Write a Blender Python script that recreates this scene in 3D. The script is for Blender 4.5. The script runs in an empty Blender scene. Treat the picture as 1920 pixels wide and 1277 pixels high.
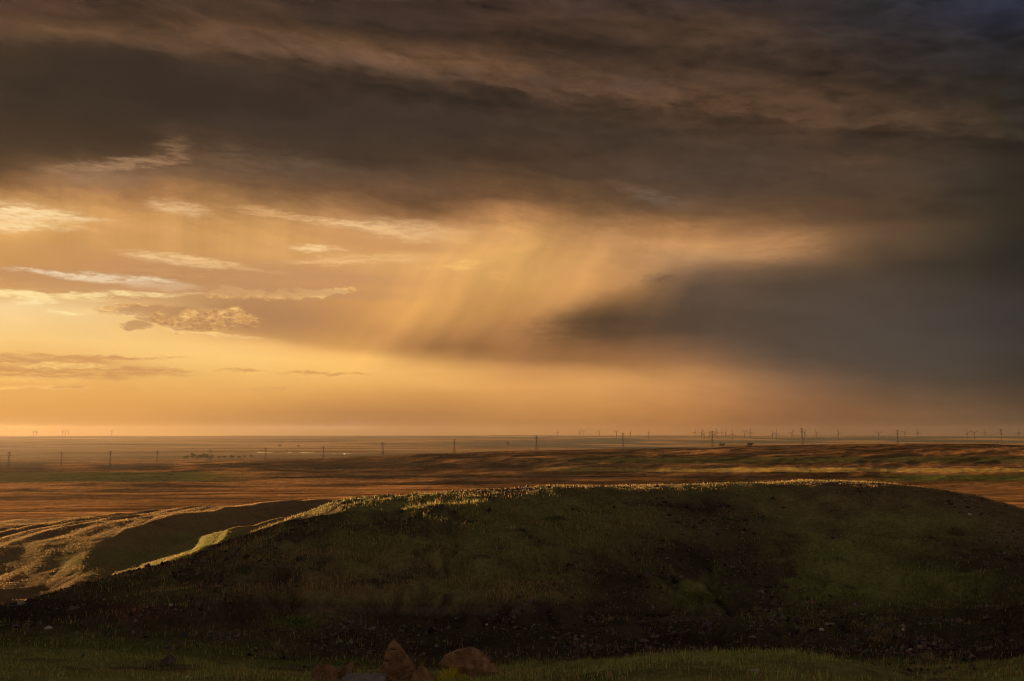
import bpy, bmesh, math, random
import numpy as np
from mathutils import Vector, Matrix

# ------------------------------------------------------------------ basics
SC = bpy.context.scene
COL = SC.collection
R = math.radians
rng = np.random.default_rng(7)
random.seed(7)
F, CX, CY = 1867.0, 960.0, 638.5          # focal length and centre in photograph pixels
PITCH = R(5.28)
CAMZ = 100.0

def ray(x, y):
    """unit direction of a photograph pixel (camera looks along +Y, pitched up)"""
    x = np.asarray(x, float); y = np.asarray(y, float)
    cx = (x - CX) / F; cz = (CY - y) / F
    c, s = math.cos(PITCH), math.sin(PITCH)
    d = np.stack([cx, c - s * cz + 0 * cx, s + c * cz + 0 * cx], -1)
    return d / np.linalg.norm(d, axis=-1, keepdims=True)

def azel(x, y):
    d = ray(x, y)
    return np.degrees(np.arctan2(d[..., 0], d[..., 1])), np.degrees(np.arcsin(d[..., 2]))

def tan_el(x, y):
    d = ray(x, y)
    return d[..., 2] / np.hypot(d[..., 0], d[..., 1])

def pixel_of(az, el):
    az = np.radians(az); el = np.radians(el)
    d = np.stack([np.sin(az) * np.cos(el), np.cos(az) * np.cos(el), np.sin(el)], -1)
    c, s = math.cos(PITCH), math.sin(PITCH)
    f = d[..., 1] * c + d[..., 2] * s
    u = -d[..., 1] * s + d[..., 2] * c
    return CX + F * d[..., 0] / f, CY - F * u / f

def lin(c):
    c = np.asarray(c, float) / 255.0
    return np.where(c <= 0.04045, c / 12.92, ((c + 0.055) / 1.055) ** 2.4)

# ------------------------------------------------------------------ camera
cam = bpy.data.cameras.new('camera')
cam.sensor_width = 36.0
cam.lens = 36.0 * F / 1920.0
cam.clip_start = 0.1
cam.clip_end = 120000.0
camo = bpy.data.objects.new('camera', cam)
COL.objects.link(camo)
camo.location = (0, 0, CAMZ)
camo.rotation_euler = (R(90) + PITCH, 0, 0)
SC.camera = camo

# ------------------------------------------------------------------ exposure, sun
SC.view_settings.view_transform = 'Standard'
SC.view_settings.look = 'None'
SC.view_settings.gamma = 1.0
EXPOSURE = 2.0
SC.view_settings.exposure = EXPOSURE
SC.render.film_transparent = False
SC.cycles.use_denoising = True
SC.cycles.filter_width = 1.15
SC.cycles.volume_bounces = 0
SC.cycles.max_bounces = 6
SC.cycles.transparent_max_bounces = 8
SC.cycles.sample_clamp_indirect = 4.0

SUN_AZ, SUN_EL = -66.0, 3.9               # degrees: left of the view, low
sun = bpy.data.lights.new('sun', 'SUN')
sun.energy = 4.8
sun.angle = R(0.53)
sun.color = (1.0, 0.59, 0.27)
suno = bpy.data.objects.new('sun', sun)
COL.objects.link(suno)
sd = Vector((math.sin(R(SUN_AZ)) * math.cos(R(SUN_EL)), math.cos(R(SUN_AZ)) * math.cos(R(SUN_EL)), math.sin(R(SUN_EL))))
suno.rotation_euler = sd.to_track_quat('Z', 'Y').to_euler()

# ------------------------------------------------------------------ node helpers
class S:
    """a socket that can be used in plain arithmetic"""
    def __init__(self, nt, sock): self.nt, self.s = nt, sock
    def _m(self, op, *args, clamp=False):
        n = self.nt.nodes.new('ShaderNodeMath'); n.operation = op; n.use_clamp = clamp
        for i, a in enumerate((self,) + args):
            if isinstance(a, S): self.nt.links.new(a.s, n.inputs[i])
            else: n.inputs[i].default_value = a
        return S(self.nt, n.outputs[0])
    def __add__(self, o): return self._m('ADD', o)
    __radd__ = __add__
    def __mul__(self, o): return self._m('MULTIPLY', o)
    __rmul__ = __mul__
    def __sub__(self, o): return self._m('SUBTRACT', o)
    def __rsub__(self, o): return self._m('MULTIPLY', -1.0)._m('ADD', o)
    def __truediv__(self, o): return self._m('DIVIDE', o)
    def abs(self): return self._m('ABSOLUTE')
    def max(self, o): return self._m('MAXIMUM', o)
    def min(self, o): return self._m('MINIMUM', o)
    def pow(self, o): return self._m('POWER', o)

def put(nt, inp, v):
    if isinstance(v, S): nt.links.new(v.s, inp)
    else: inp.default_value = v

def smooth(nt, v, a, b, lo=0.0, hi=1.0, kind='SMOOTHSTEP'):
    n = nt.nodes.new('ShaderNodeMapRange'); n.interpolation_type = kind
    put(nt, n.inputs[0], v)
    n.inputs[1].default_value, n.inputs[2].default_value = a, b
    n.inputs[3].default_value, n.inputs[4].default_value = lo, hi
    return S(nt, n.outputs[0])

def combine(nt, x, y, z=0.0):
    n = nt.nodes.new('ShaderNodeCombineXYZ')
    for i, v in enumerate((x, y, z)): put(nt, n.inputs[i], v)
    return S(nt, n.outputs[0])

def noise(nt, vec, scale=1.0, detail=6.0, rough=0.55, dist=0.0, color=False):
    n = nt.nodes.new('ShaderNodeTexNoise')
    if vec is not None: nt.links.new(vec.s, n.inputs['Vector'])
    n.inputs['Scale'].default_value = scale
    n.inputs['Detail'].default_value = detail
    n.inputs['Roughness'].default_value = rough
    n.inputs['Distortion'].default_value = dist
    return S(nt, n.outputs[1 if color else 0])

def mix(nt, f, a, b, kind='MIX'):
    n = nt.nodes.new('ShaderNodeMix'); n.data_type = 'RGBA'; n.blend_type = kind
    n.clamp_factor = True
    put(nt, n.inputs[0], f)
    for i, v in ((6, a), (7, b)):
        if isinstance(v, S): nt.links.new(v.s, n.inputs[i])
        else: n.inputs[i].default_value = (*v[:3], 1.0)
    return S(nt, n.outputs[2])

def ramp(nt, fac, stops, interp='LINEAR'):
    n = nt.nodes.new('ShaderNodeValToRGB'); cr = n.color_ramp; cr.interpolation = interp
    while len(cr.elements) < len(stops): cr.elements.new(0.5)
    for e, (p, c) in zip(cr.elements, stops):
        e.position = p; e.color = (*c[:3], 1.0)
    put(nt, n.inputs[0], fac)
    return S(nt, n.outputs[0])

# ------------------------------------------------------------------ sky (a cloudscape laid out by azimuth and elevation)
XS = np.arange(0, 1921, 160)
SKY = {
0:   [(70,48,36),(60,42,32),(60,42,32),(66,46,34),(64,45,36),(60,42,34),(66,47,37),(56,42,36),(52,41,38),(42,36,36),(42,40,42),(38,38,46),(34,38,52)],
30:  [(84,58,40),(74,52,37),(64,46,34),(64,45,33),(58,42,32),(66,47,35),(66,46,35),(70,50,38),(72,52,39),(60,45,38),(46,40,40),(42,40,48),(38,40,58)],
60:  [(94,67,43),(88,62,41),(86,60,40),(84,58,40),(62,45,34),(56,40,32),(66,46,33),(70,50,37),(72,52,38),(66,48,37),(52,43,40),(46,42,47),(40,40,55)],
90:  [(54,40,31),(62,46,34),(76,54,38),(86,61,42),(94,66,42),(78,54,38),(68,48,35),(62,45,35),(66,48,36),(68,50,38),(56,45,39),(46,42,44),(40,38,44)],
120: [(48,37,30),(50,39,31),(56,42,33),(72,53,41),(80,58,44),(96,67,44),(88,61,42),(72,52,38),(76,55,41),(60,44,35),(62,47,38),(46,40,38),(38,34,36)],
160: [(50,38,30),(50,39,31),(52,40,32),(54,41,33),(58,43,34),(66,49,38),(84,60,44),(88,64,48),(84,60,44),(78,56,40),(62,46,35),(46,38,31),(36,31,28)],
200: [(54,40,31),(54,41,32),(56,42,33),(56,42,34),(57,43,34),(60,46,36),(64,48,38),(70,51,38),(84,60,42),(82,58,40),(80,57,40),(66,49,35),(44,36,29)],
250: [(60,44,32),(62,46,34),(62,46,36),(60,46,36),(60,45,36),(60,45,36),(64,48,37),(66,50,40),(68,52,42),(74,54,42),(60,46,36),(66,50,38),(46,38,30)],
300: [(72,52,36),(82,60,42),(96,70,50),(84,62,46),(72,54,41),(72,54,40),(74,54,40),(80,60,46),(78,60,46),(70,54,44),(78,58,42),(60,48,38),(48,40,32)],
340: [(112,78,48),(136,100,70),(124,92,64),(112,82,58),(98,72,52),(92,68,50),(92,66,46),(90,66,48),(82,64,52),(82,64,50),(80,62,48),(58,48,40),(50,42,34)],
370: [(178,126,74),(176,124,76),(160,112,70),(140,98,62),(118,82,54),(116,82,54),(112,78,50),(104,76,50),(96,72,54),(96,70,50),(86,64,46),(56,46,36),(46,38,30)],
400: [(232,180,110),(212,156,92),(206,152,90),(200,148,90),(176,126,80),(160,112,70),(186,132,82),(130,92,58),(132,94,60),(110,80,54),(96,70,50),(62,50,38),(48,40,32)],
430: [(222,166,96),(208,154,92),(212,156,94),(214,158,94),(214,158,100),(218,166,108),(218,160,96),(180,130,82),(190,134,84),(150,106,68),(112,82,56),(78,62,46),(44,39,31)],
460: [(212,156,90),(204,150,88),(208,154,90),(220,164,96),(210,152,92),(212,156,96),(228,170,100),(206,150,94),(200,148,94),(184,132,86),(108,80,56),(70,56,44),(38,36,31)],
490: [(206,150,86),(200,146,88),(212,158,98),(212,158,98),(218,164,104),(216,162,98),(228,172,100),(208,152,94),(160,120,84),(134,102,72),(84,66,50),(56,47,39),(38,36,32)],
520: [(196,144,90),(200,148,96),(196,144,94),(198,144,92),(206,150,94),(214,158,94),(226,168,96),(210,152,92),(118,90,68),(92,74,60),(78,64,54),(60,51,43),(42,39,35)],
545: [(214,162,98),(206,154,98),(196,146,96),(202,148,92),(204,148,92),(216,158,92),(220,162,92),(196,140,84),(100,78,60),(86,70,58),(80,67,57),(66,57,50),(48,44,42)],
575: [(240,204,146),(240,204,146),(224,178,118),(196,144,92),(206,148,86),(220,160,90),(206,148,86),(150,108,68),(86,68,54),(82,68,58),(78,66,58),(68,59,54),(52,48,48)],
605: [(244,204,138),(242,200,134),(236,186,116),(196,144,90),(208,148,86),(210,152,86),(190,134,80),(88,66,48),(80,64,52),(80,66,56),(78,68,60),(68,60,56),(52,49,50)],
635: [(244,200,128),(246,202,128),(246,200,124),(226,168,102),(220,158,90),(196,138,82),(176,122,74),(116,82,54),(88,68,54),(82,68,57),(80,70,62),(72,64,58),(56,52,50)],
660: [(240,190,114),(242,192,116),(248,202,124),(250,202,122),(240,178,100),(184,130,78),(162,112,68),(158,110,70),(130,94,66),(88,72,60),(80,70,62),(74,66,60),(58,52,48)],
685: [(236,184,106),(238,186,108),(244,194,114),(246,196,112),(250,196,110),(232,172,98),(180,126,76),(176,122,74),(160,112,72),(98,78,62),(82,70,60),(74,66,58),(58,52,46)],
710: [(234,176,98),(232,174,98),(236,180,102),(240,184,104),(240,182,100),(236,178,100),(218,158,90),(214,154,88),(196,140,84),(142,104,74),(92,74,60),(76,66,56),(60,52,44)],
740: [(230,168,88),(230,168,88),(230,168,90),(230,168,90),(226,164,88),(214,152,82),(216,154,84),(212,150,84),(200,140,82),(160,112,74),(116,86,62),(96,76,58),(74,60,48)],
770: [(226,160,80),(226,160,82),(222,156,82),(212,150,82),(196,136,78),(192,134,76),(204,142,78),(204,142,78),(192,130,74),(160,108,68),(134,94,62),(120,88,62),(92,72,54)],
800: [(222,154,76),(222,154,78),(216,150,78),(202,142,80),(186,130,78),(188,130,76),(192,132,74),(188,126,70),(180,118,66),(154,102,66),(136,94,64),(122,88,62),(104,78,58)],
830: [(220,152,76),(220,152,78),(214,150,80),(204,146,86),(190,136,84),(190,134,80),(194,136,78),(190,128,74),(180,120,70),(156,106,70),(138,98,68),(124,90,66),(106,80,60)],
}
# the rows next to the horizon are stored before the air in front of them adds its own glow
SKY_ROWS = np.array(sorted(SKY)); SKY_TAB = lin(np.array([SKY[r] for r in SKY_ROWS]))
WORLD_STRENGTH = 0.1
for r_, k_ in ((740, .96), (770, .87), (800, .70), (830, .62)):
    i_ = list(SKY_ROWS).index(r_); SKY_TAB[i_] *= k_
SKY_GAIN = 1.0                             # ramps hold display-range colours; scaled once at the end

def table_colour(px, py):
    px = np.clip(px, 0, 1920); py = np.clip(py, 0, 830)
    i = np.clip(np.searchsorted(SKY_ROWS, py) - 1, 0, len(SKY_ROWS) - 2)
    t = (py - SKY_ROWS[i]) / (SKY_ROWS[i + 1] - SKY_ROWS[i])
    j = np.clip((px // 160).astype(int), 0, len(XS) - 2)
    u = (px - XS[j]) / 160.0
    t = t[..., None]; u = u[..., None]
    return ((SKY_TAB[i, j] * (1 - u) + SKY_TAB[i, j + 1] * u) * (1 - t) + (SKY_TAB[i + 1, j] * (1 - u) + SKY_TAB[i + 1, j + 1] * u) * t)

def build_world():
    w = bpy.data.worlds.new('World'); SC.world = w; w.use_nodes = True
    w.cycles.sampling_method = 'MANUAL'; w.cycles.sample_map_resolution = 512
    nt = w.node_tree; nt.nodes.clear()
    tc = nt.nodes.new('ShaderNodeTexCoord')
    sep = nt.nodes.new('ShaderNodeSeparateXYZ'); nt.links.new(tc.outputs['Generated'], sep.inputs[0])
    X, Y, Z = (S(nt, o) for o in sep.outputs)
    az = X._m('ARCTAN2', Y) * (180 / math.pi)
    el = Z._m('ARCSINE') * (180 / math.pi)
    k = math.degrees(1 / F)                                  # degrees per photograph pixel near the middle

    # broad turbulence that bends every edge
    wv = combine(nt, az * 0.11, el * 0.34 + az * 0.03, 3.1)
    wn = noise(nt, wv, 1.0, 7.0, 0.58, color=True)
    ws = nt.nodes.new('ShaderNodeSeparateColor'); nt.links.new(wn.s, ws.inputs[0])
    n1, n2 = S(nt, ws.outputs[0]) - 0.5, S(nt, ws.outputs[1]) - 0.5
    deck = smooth(nt, el, 9.0, 14.0)                         # the dark deck overhead is more ragged than the rain below
    calm = smooth(nt, el, 0.5, 3.0)
    amp = (deck * 2.4 + 0.9) * calm
    azw = az + n1 * amp * 2.6
    elw = el + n2 * amp * 1.05

    def after(v, earlier):
        """v, computed only once 'earlier' is known: keeps the number of live values small"""
        n = nt.nodes.new('ShaderNodeVectorMath'); n.operation = 'MULTIPLY_ADD'
        nt.links.new(earlier.s, n.inputs[0]); n.inputs[1].default_value = (1e-9, 1e-9, 1e-9)
        nt.links.new(v.s, n.inputs[2])
        return S(nt, n.outputs[0])
    # colour field: one ramp across azimuth per elevation row
    els = np.array([-1.0, 0.25, 1.1, 1.9, 2.7, 3.4, 4.1, 4.8, 5.6, 6.4, 7.3, 8.2, 9.0, 9.9, 10.8, 11.7, 12.6, 13.5, 14.4, 15.6, 17.0, 18.5, 19.6, 20.6, 21.6, 22.6, 24.0])
    azs = np.concatenate([[-45], np.linspace(-27.6, 27.6, 23), [45]])
    fac = smooth(nt, azw, -45, 45, kind='LINEAR')
    field = None
    for j, e in enumerate(els):
        px, py = pixel_of(azs, np.full_like(azs, e))
        c = table_colour(px, py) * SKY_GAIN
        f_ = fac if field is None else after(fac, field)
        row = ramp(nt, f_, [((a + 45) / 90.0, tuple(cc)) for a, cc in zip(azs, c)], 'CARDINAL')
        field = row if field is None else mix(nt, smooth(nt, elw, els[j - 1], e, kind='LINEAR'), field, row)

    # cloud deck texture: long drawn-out strands sinking towards the right
    tv = combine(nt, az * 0.075, (el + az * 0.12) * 0.42, 9.0)
    t1 = noise(nt, tv, 1.0, 9.0, 0.6, 0.6)
    tv2 = combine(nt, az * 0.35, (el + az * 0.10) * 1.1, 2.0)
    t2 = noise(nt, tv2, 1.0, 8.0, 0.62, 0.3)
    band = smooth(nt, el + az * 0.13, 16.0, 19.5)
    t3 = noise(nt, combine(nt, az * 0.32 + n1 * 3.0, (el + az * 0.11) * 1.0 + n2 * 3.0, 12.0), 1.0, 8.0, 0.6, 0.9)
    t4 = noise(nt, combine(nt, az * 1.1 + n2 * 4.0, (el + az * 0.08) * 2.6 + n1 * 3.0, 15.0), 1.0, 7.0, 0.65, 0.6)
    k1 = ((t4 - 0.5) * 0.42 + (t3 - 0.5) * 0.95 + (t1 - 0.5) * 1.5 + (t2 - 0.5) * 0.75) * (band * 0.85 + deck * 0.60 + 0.07 + smooth(nt, az, 2.0, 9.0) * (1.0 - deck) * 0.16)
    gain = (k1 + 1.0) * (1.0 - deck * 0.09)
    g = nt.nodes.new('ShaderNodeVectorMath'); g.operation = 'SCALE'
    nt.links.new(field.s, g.inputs[0]); nt.links.new(gain.max(0.35).s, g.inputs['Scale'])
    field = S(nt, g.outputs[0])

    # the torn lower edge of the upper cloud sheet, and a darker strand above it
    def edge(points, noise_amt):
        fc = nt.nodes.new('ShaderNodeFloatCurve'); cu = fc.mapping.curves[0]
        P = [azel(float(a), float(b)) for a, b in points]
        P = [((a + 40) / 80.0, e / 30.0) for a, e in P]
        P = [(0.0, P[0][1])] + P + [(1.0, P[-1][1])]
        while len(cu.points) < len(P): cu.points.new(0.5, 0.5)
        for p_, q_ in zip(cu.points, P): p_.location = q_
        fc.mapping.update()
        put(nt, fc.inputs['Value'], smooth(nt, az, -40, 40, kind='LINEAR'))
        return el - S(nt, fc.outputs[0]) * 30.0 + noise_amt
    def scale_by(colr, kk):
        g_ = nt.nodes.new('ShaderNodeVectorMath'); g_.operation = 'SCALE'
        nt.links.new(colr.s, g_.inputs[0]); nt.links.new(kk.s, g_.inputs['Scale'])
        return S(nt, g_.outputs[0])
    ragged = (t2 - 0.5) * 2.2 + (t1 - 0.5) * 1.6
    s1 = edge([(0,76),(160,84),(320,98),(480,112),(640,128),(800,138),(880,150),(960,172),(1040,192),(1120,188),(1200,200),(1300,212),(1480,226),(1640,240),(1800,250),(1920,262)], ragged)
    lit = smooth(nt, s1, -0.10, 0.30) * (1.0 - smooth(nt, s1, 0.7, 3.0)) * 0.30
    shade = (1.0 - smooth(nt, s1, -0.30, 0.12)) * smooth(nt, s1, -2.6, -0.5) * -0.13
    field = scale_by(field, lit + shade + 1.0)
    s2 = edge([(0,22),(300,30),(560,36),(800,66),(960,64),(1080,82),(1220,92),(1380,108),(1500,136),(1640,158),(1780,170),(1920,186)], ragged * 0.7)
    strand = smooth(nt, s2.abs(), 0.75, 0.0) * -0.24
    field = scale_by(field, strand + 1.0)

    # rain curtains: slanting streaks below the deck
    q = az - el * 0.85 - el * el * -0.012 + n1 * 2.0
    st = noise(nt, combine(nt, q * 0.26, el * 0.07, 5.0), 1.0, 4.0, 0.5)
    stv = noise(nt, combine(nt, (az + n1 * 0.8) * 0.45, el * 0.03, 8.0), 1.0, 5.0, 0.6)
    rainmask = smooth(nt, el, 2.6, 5.0) * (1.0 - smooth(nt, el, 12.0, 14.0))
    slant = smooth(nt, az, -14.0, -6.0) * (1.0 - smooth(nt, az, 8.0, 16.0))
    upright = (1.0 - smooth(nt, az, -13.0, -7.0)) * smooth(nt, el, 8.8, 10.0)
    rk = ((st - 0.5) * slant * 0.95 + (stv - 0.5) * upright * 0.55) * rainmask + 1.0
    g = nt.nodes.new('ShaderNodeVectorMath'); g.operation = 'SCALE'
    nt.links.new(field.s, g.inputs[0]); nt.links.new(rk.s, g.inputs['Scale'])
    field = S(nt, g.outputs[0])

    # foot of the rain: darker shaft above a clear strip of sky
    s3 = edge([(200,612),(330,622),(480,636),(640,660),(760,676),(880,686),(1000,692),(1120,698),(1280,708),(1440,716)], n2 * 1.2)
    reach = smooth(nt, az, -21.0, -13.0) * (1.0 - smooth(nt, az, 4.0, 12.0))
    field = scale_by(field, (smooth(nt, s3, -0.15, 0.55) * (1.0 - smooth(nt, s3, 0.6, 2.6)) * -0.17 + (1.0 - smooth(nt, s3, -0.35, 0.2)) * smooth(nt, s3, -2.2, -0.4) * 0.06) * reach + 1.0)

    # upper edge of the dark wedge of rain on the right
    s4 = edge([(900,626),(980,606),(1040,592),(1120,566),(1200,532),(1260,508),(1340,494),(1500,486),(1640,468),(1800,440),(1920,410)], n2 * 0.9 + (t2 - 0.5) * 0.6)
    reach4 = smooth(nt, az, -0.5, 2.5) * (1.0 - smooth(nt, az, 15.0, 22.0))
    field = scale_by(field, (smooth(nt, s4, -0.1, 0.5) * (1.0 - smooth(nt, s4, 0.5, 2.2)) * 0.12 + (1.0 - smooth(nt, s4, -0.7, 0.2)) * smooth(nt, s4, -2.4, -0.6) * -0.13) * reach4 + 1.0)

    # single cloud scraps
    fine = noise(nt, combine(nt, az * 0.7, el * 2.6, 1.0), 1.0, 8.0, 0.66, color=True)
    fs = nt.nodes.new('ShaderNodeSeparateColor'); nt.links.new(fine.s, fs.inputs[0])
    f1, f2 = S(nt, fs.outputs[0]) - 0.5, S(nt, fs.outputs[1]) - 0.5
    f3 = S(nt, fs.outputs[2])
    vec = combine(nt, az + f1 * 3.2, el + f2 * 0.85, 0.0)
    tear = smooth(nt, noise(nt, combine(nt, az * 0.9, el * 4.5, 6.0), 1.0, 7.0, 0.65), 0.36, 0.60, 0.25, 1.0)
    puff = noise(nt, combine(nt, az * 0.9, el * 1.5, 4.0), 1.0, 8.0, 0.6, color=True)
    ps = nt.nodes.new('ShaderNodeSeparateColor'); nt.links.new(puff.s, ps.inputs[0])
    p1, p2 = S(nt, ps.outputs[0]) - 0.5, S(nt, ps.outputs[1]) - 0.5
    pvec = combine(nt, az + p1 * 1.5, el + p2 * 0.9, 0.0)

    def radius(x0, y0, rx, ry, rot=0.0, v=vec):
        a, e = azel(x0, y0)
        m = nt.nodes.new('ShaderNodeMapping'); m.vector_type = 'TEXTURE'
        m.inputs['Location'].default_value = (float(a), float(e), 0)
        m.inputs['Rotation'].default_value = (0, 0, R(rot))
        m.inputs['Scale'].default_value = (rx * k, ry * k, 1)
        nt.links.new(v.s, m.inputs['Vector'])
        l = nt.nodes.new('ShaderNodeVectorMath'); l.operation = 'LENGTH'
        nt.links.new(m.outputs[0], l.inputs[0])
        return S(nt, l.outputs['Value'])

    SCRAPS = [  # x, y, half width, half height, tilt, colour, strength, softness
        (230, 308, 95, 7, 10, (172,132,96), .75, .7), (325, 285, 28, 16, 30, (150,112,80), .6, .9),
        (170, 335, 70, 14, 0, (150,118,92), .6, .9), (440, 300, 50, 22, 0, (112,86,66), .6, .9), (560, 315, 60, 18, 0, (104,82,66), .6, .9),
        (330, 390, 45, 9, -6, (234,190,136), .8, .8), (40, 405, 75, 15, 0, (250,214,160), .9, .7), (60, 402, 90, 5, 0, (255,226,172), .8, .7), (120, 415, 40, 8, -8, (240,190,120), .6, .8),
        (20, 425, 40, 7, 4, (252,216,160), .8, .7),
        (520, 402, 70, 5, -6, (228,176,120), .7, .8), (650, 420, 60, 6, -3, (240,196,140), .85, .7), (760, 432, 80, 14, -4, (232,186,134), .75, .9), (735, 438, 60, 6, -12, (246,200,140), .7, .7),
        (700, 455, 120, 15, -4, (206,150,94), .7, .8),
        (340, 488, 80, 7, -5, (246,204,146), .95, .6), (430, 497, 80, 4, -6, (240,192,130), .7, .8), (588, 467, 42, 5, 3, (250,206,146), .95, .6), (700, 484, 85, 7, 2, (236,186,122), .8, .8), (610, 490, 60, 4, 3, (238,190,130), .7, .8),
        (330, 512, 160, 16, -2, (190,138,92), .8, .8), (560, 515, 90, 14, 0, (196,144,96), .6, .9),
        (140, 519, 80, 4, -4, (242,214,176), .95, .5), (245, 528, 85, 8, -3, (240,214,176), .95, .5), (100, 535, 150, 12, -2, (196,146,96), .85, .7), (280, 540, 120, 8, 2, (200,150,100), .7, .8),
        (40, 553, 110, 5, 0, (255,226,156), .95, .6), (190, 552, 140, 3, 3, (255,224,160), .85, .7), (66, 566, 24, 6, 0, (255,228,170), .85, .7), (120, 588, 28, 2.6, -4, (255,226,160), .95, .6),
        (865, 497, 34, 6, 4, (244,188,108), .9, .6), (930, 518, 16, 8, 0, (238,178,104), .5, .9), (650, 543, 10, 5, 0, (246,190,110), .9, .6), (800, 503, 16, 3, 0, (232,178,108), .7, .7),
        (1235, 524, 26, 7, 6, (96,74,58), .6, .9), (1215, 366, 60, 10, -18, (118,96,80), .6, .9),
        (1440, 465, 80, 20, 4, (198,144,92), .45, 1.0), (1130, 610, 130, 22, 3, (82,62,46), .55, 1.0),
        (1190, 155, 34, 13, -4, (76,59,50), .7, .9), (1010, 150, 30, 8, 0, (78,60,52), .7, .9),
        (1570, 270, 46, 18, 0, (56,43,35), .6, .9), (1545, 235, 26, 30, 0, (92,66,46), .5, 1.0), (1600, 303, 60, 9, -4, (92,66,48), .6, .9),
        (60, 674, 130, 6, 1, (206,150,92), .95, .5), (240, 671, 70, 3, 1, (204,148,90), .9, .6), (90, 696, 170, 10, 0, (204,148,88), .95, .5), (260, 693, 80, 4, 0, (206,150,90), .9, .6), (300, 703, 60, 2, 0, (210,154,92), .7, .7),
        (110, 686, 80, 3, 1, (250,202,122), .9, .6), (60, 711, 70, 4, 0, (250,196,110), .7, .8), (20, 728, 28, 3, 2, (250,194,108), .8, .7), (108, 725, 34, 4, 0, (252,198,112), .6, .8), (125, 725, 18, 3, 0, (208,152,90), .8, .7),
        (450, 695, 42, 2.4, 0, (212,156,92), .9, .6), (615, 700, 70, 2.6, 0, (208,152,88), .85, .6), (820, 702, 40, 2, 1, (226,164,92), .6, .7), (505, 727, 30, 1.8, 1, (214,156,90), .8, .6), (600, 768, 22, 1.8, 0, (186,130,76), .7, .7), (290, 729, 50, 1.8, 0, (222,164,94), .6, .7),
        (385, 625, 90, 3, -4, (252,206,132), .8, .8), (205, 588, 50, 3, -2, (252,210,140), .7, .8), (560, 801, 110, 5, 1, (182,128,82), .8, .7), (640, 797, 60, 4, 2, (172,124,84), .8, .7), (500, 804, 70, 2.4, 0, (172,124,84), .7, .7), (680, 789, 30, 2, 0, (168,118,76), .7, .7), (50, 797, 40, 2, 0, (236,170,88), .6, .7),
    ]
    BANKS = [(330, 535, 420, 17, -1, (190,140,96), .75, .5), (520, 512, 260, 20, -3, (192,142,98), .6, .7), (740, 455, 130, 15, -5, (204,150,96), .7, .6), (90, 470, 200, 18, 2, (196,146,92), .4, .8), (100, 684, 190, 13, 0, (208,152,92), .5, .7)]
    col = field
    # billowing cloud bank low on the left, rimmed by the sun
    m = smooth(nt, radius(505, 588, 190, 46, -4), 1.3, 0.1, 0.0, 0.75)
    col = mix(nt, m, col, tuple(lin((172,126,86))))
    lump = noise(nt, combine(nt, az * 1.3, el * 2.0, 7.0), 1.0, 8.0, 0.6, 0.1) - 0.5
    lump2 = noise(nt, combine(nt, az * 2.6, el * 4.2, 3.0), 1.0, 6.0, 0.62, 0.1) - 0.5
    e_line = float(azel(500, 556)[1])
    PUFFS = (
        ([(225,584,42,6,0), (275,582,50,9,0), (330,588,50,13,0), (290,596,34,9,0), (256,611,26,8,0)], 0),
        ([(318,604,26,11,0), (345,612,26,10,0), (372,600,26,15,0), (398,592,22,14,0), (388,613,30,9,0), (300,598,20,8,0), (418,606,20,11,0), (352,590,22,10,0), (440,592,24,13,0), (464,602,22,12,0), (205,578,22,4,0), (246,572,26,3,0)], 2),
        ([(412,553,24,9,0), (437,548,22,13,0), (462,553,24,9,0), (486,551,20,10,0), (506,555,22,8,0), (528,551,20,10,0), (551,554,20,8,0), (571,549,18,9,0), (592,552,20,7,0), (615,550,16,6,0), (636,546,15,5,0), (650,543,9,4,0)], 1))
    for cluster, style in PUFFS:
        dens = None
        for a in cluster:
            d = 1.0 - radius(a[0], a[1], a[2] * 1.15, a[3] * 1.25, 0, v=after(pvec, col))
            dens = d if dens is None else dens.max(d)
        dens = dens + lump * 0.5 + lump2 * 0.35
        if style == 0: look = lump * 0.7 + lump2 * 0.5 + 0.20
        elif style == 1: look = (el - e_line) * 1.5 + lump2 * 1.3 + lump * 0.8 + 0.74
        else: look = lump2 * 1.5 + lump * 1.1 + (el - e_line) * 0.25 + 0.84
        body = ramp(nt, look, [(0.0, tuple(lin((170,124,84)))), (0.35, tuple(lin((184,134,88)))), (0.62, tuple(lin((222,168,102)))), (0.9, tuple(lin((252,206,132))))])
        col = mix(nt, smooth(nt, dens, 0.0, 0.42) * (0.85 if style else 0.7), col, body)
    for (x0, y0, rx, ry, rot, c, s, soft) in BANKS:
        col = mix(nt, smooth(nt, radius(x0, y0, rx, ry, rot, v=after(vec, col)), 1.0 + soft * 0.5, 1.0 - soft, 0.0, s), col, tuple(lin(c)))
    for (x0, y0, rx, ry, rot, c, s, soft) in SCRAPS:
        m = smooth(nt, radius(x0, y0, rx * 1.25, ry * 1.5, rot, v=after(vec, col)), 1.0 + soft * 0.5, 1.0 - soft, 0.0, s) * tear
        col = mix(nt, m, col, tuple(lin(c)))

    # out of the frame: glow round the sun on the left, dull cloud behind and overhead
    out = smooth(nt, az.abs(), 48.0, 85.0)
    col = mix(nt, out, col, tuple(lin((156,138,124)) * SKY_GAIN))
    top = smooth(nt, el, 26.0, 45.0)
    col = mix(nt, top, col, tuple(lin((84,74,68)) * SKY_GAIN))
    low = smooth(nt, el, -0.6, -3.0)
    col = mix(nt, low, col, tuple(lin((70,50,34)) * SKY_GAIN))

    g = nt.nodes.new('ShaderNodeVectorMath'); g.operation = 'SCALE'
    nt.links.new(col.s, g.inputs[0]); g.inputs['Scale'].default_value = 1.0 / (WORLD_STRENGTH * 2 ** EXPOSURE)
    col = S(nt, g.outputs[0])
    sky = nt.nodes.new('ShaderNodeTexSky'); sky.sky_type = 'NISHITA'; sky.sun_disc = False
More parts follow.
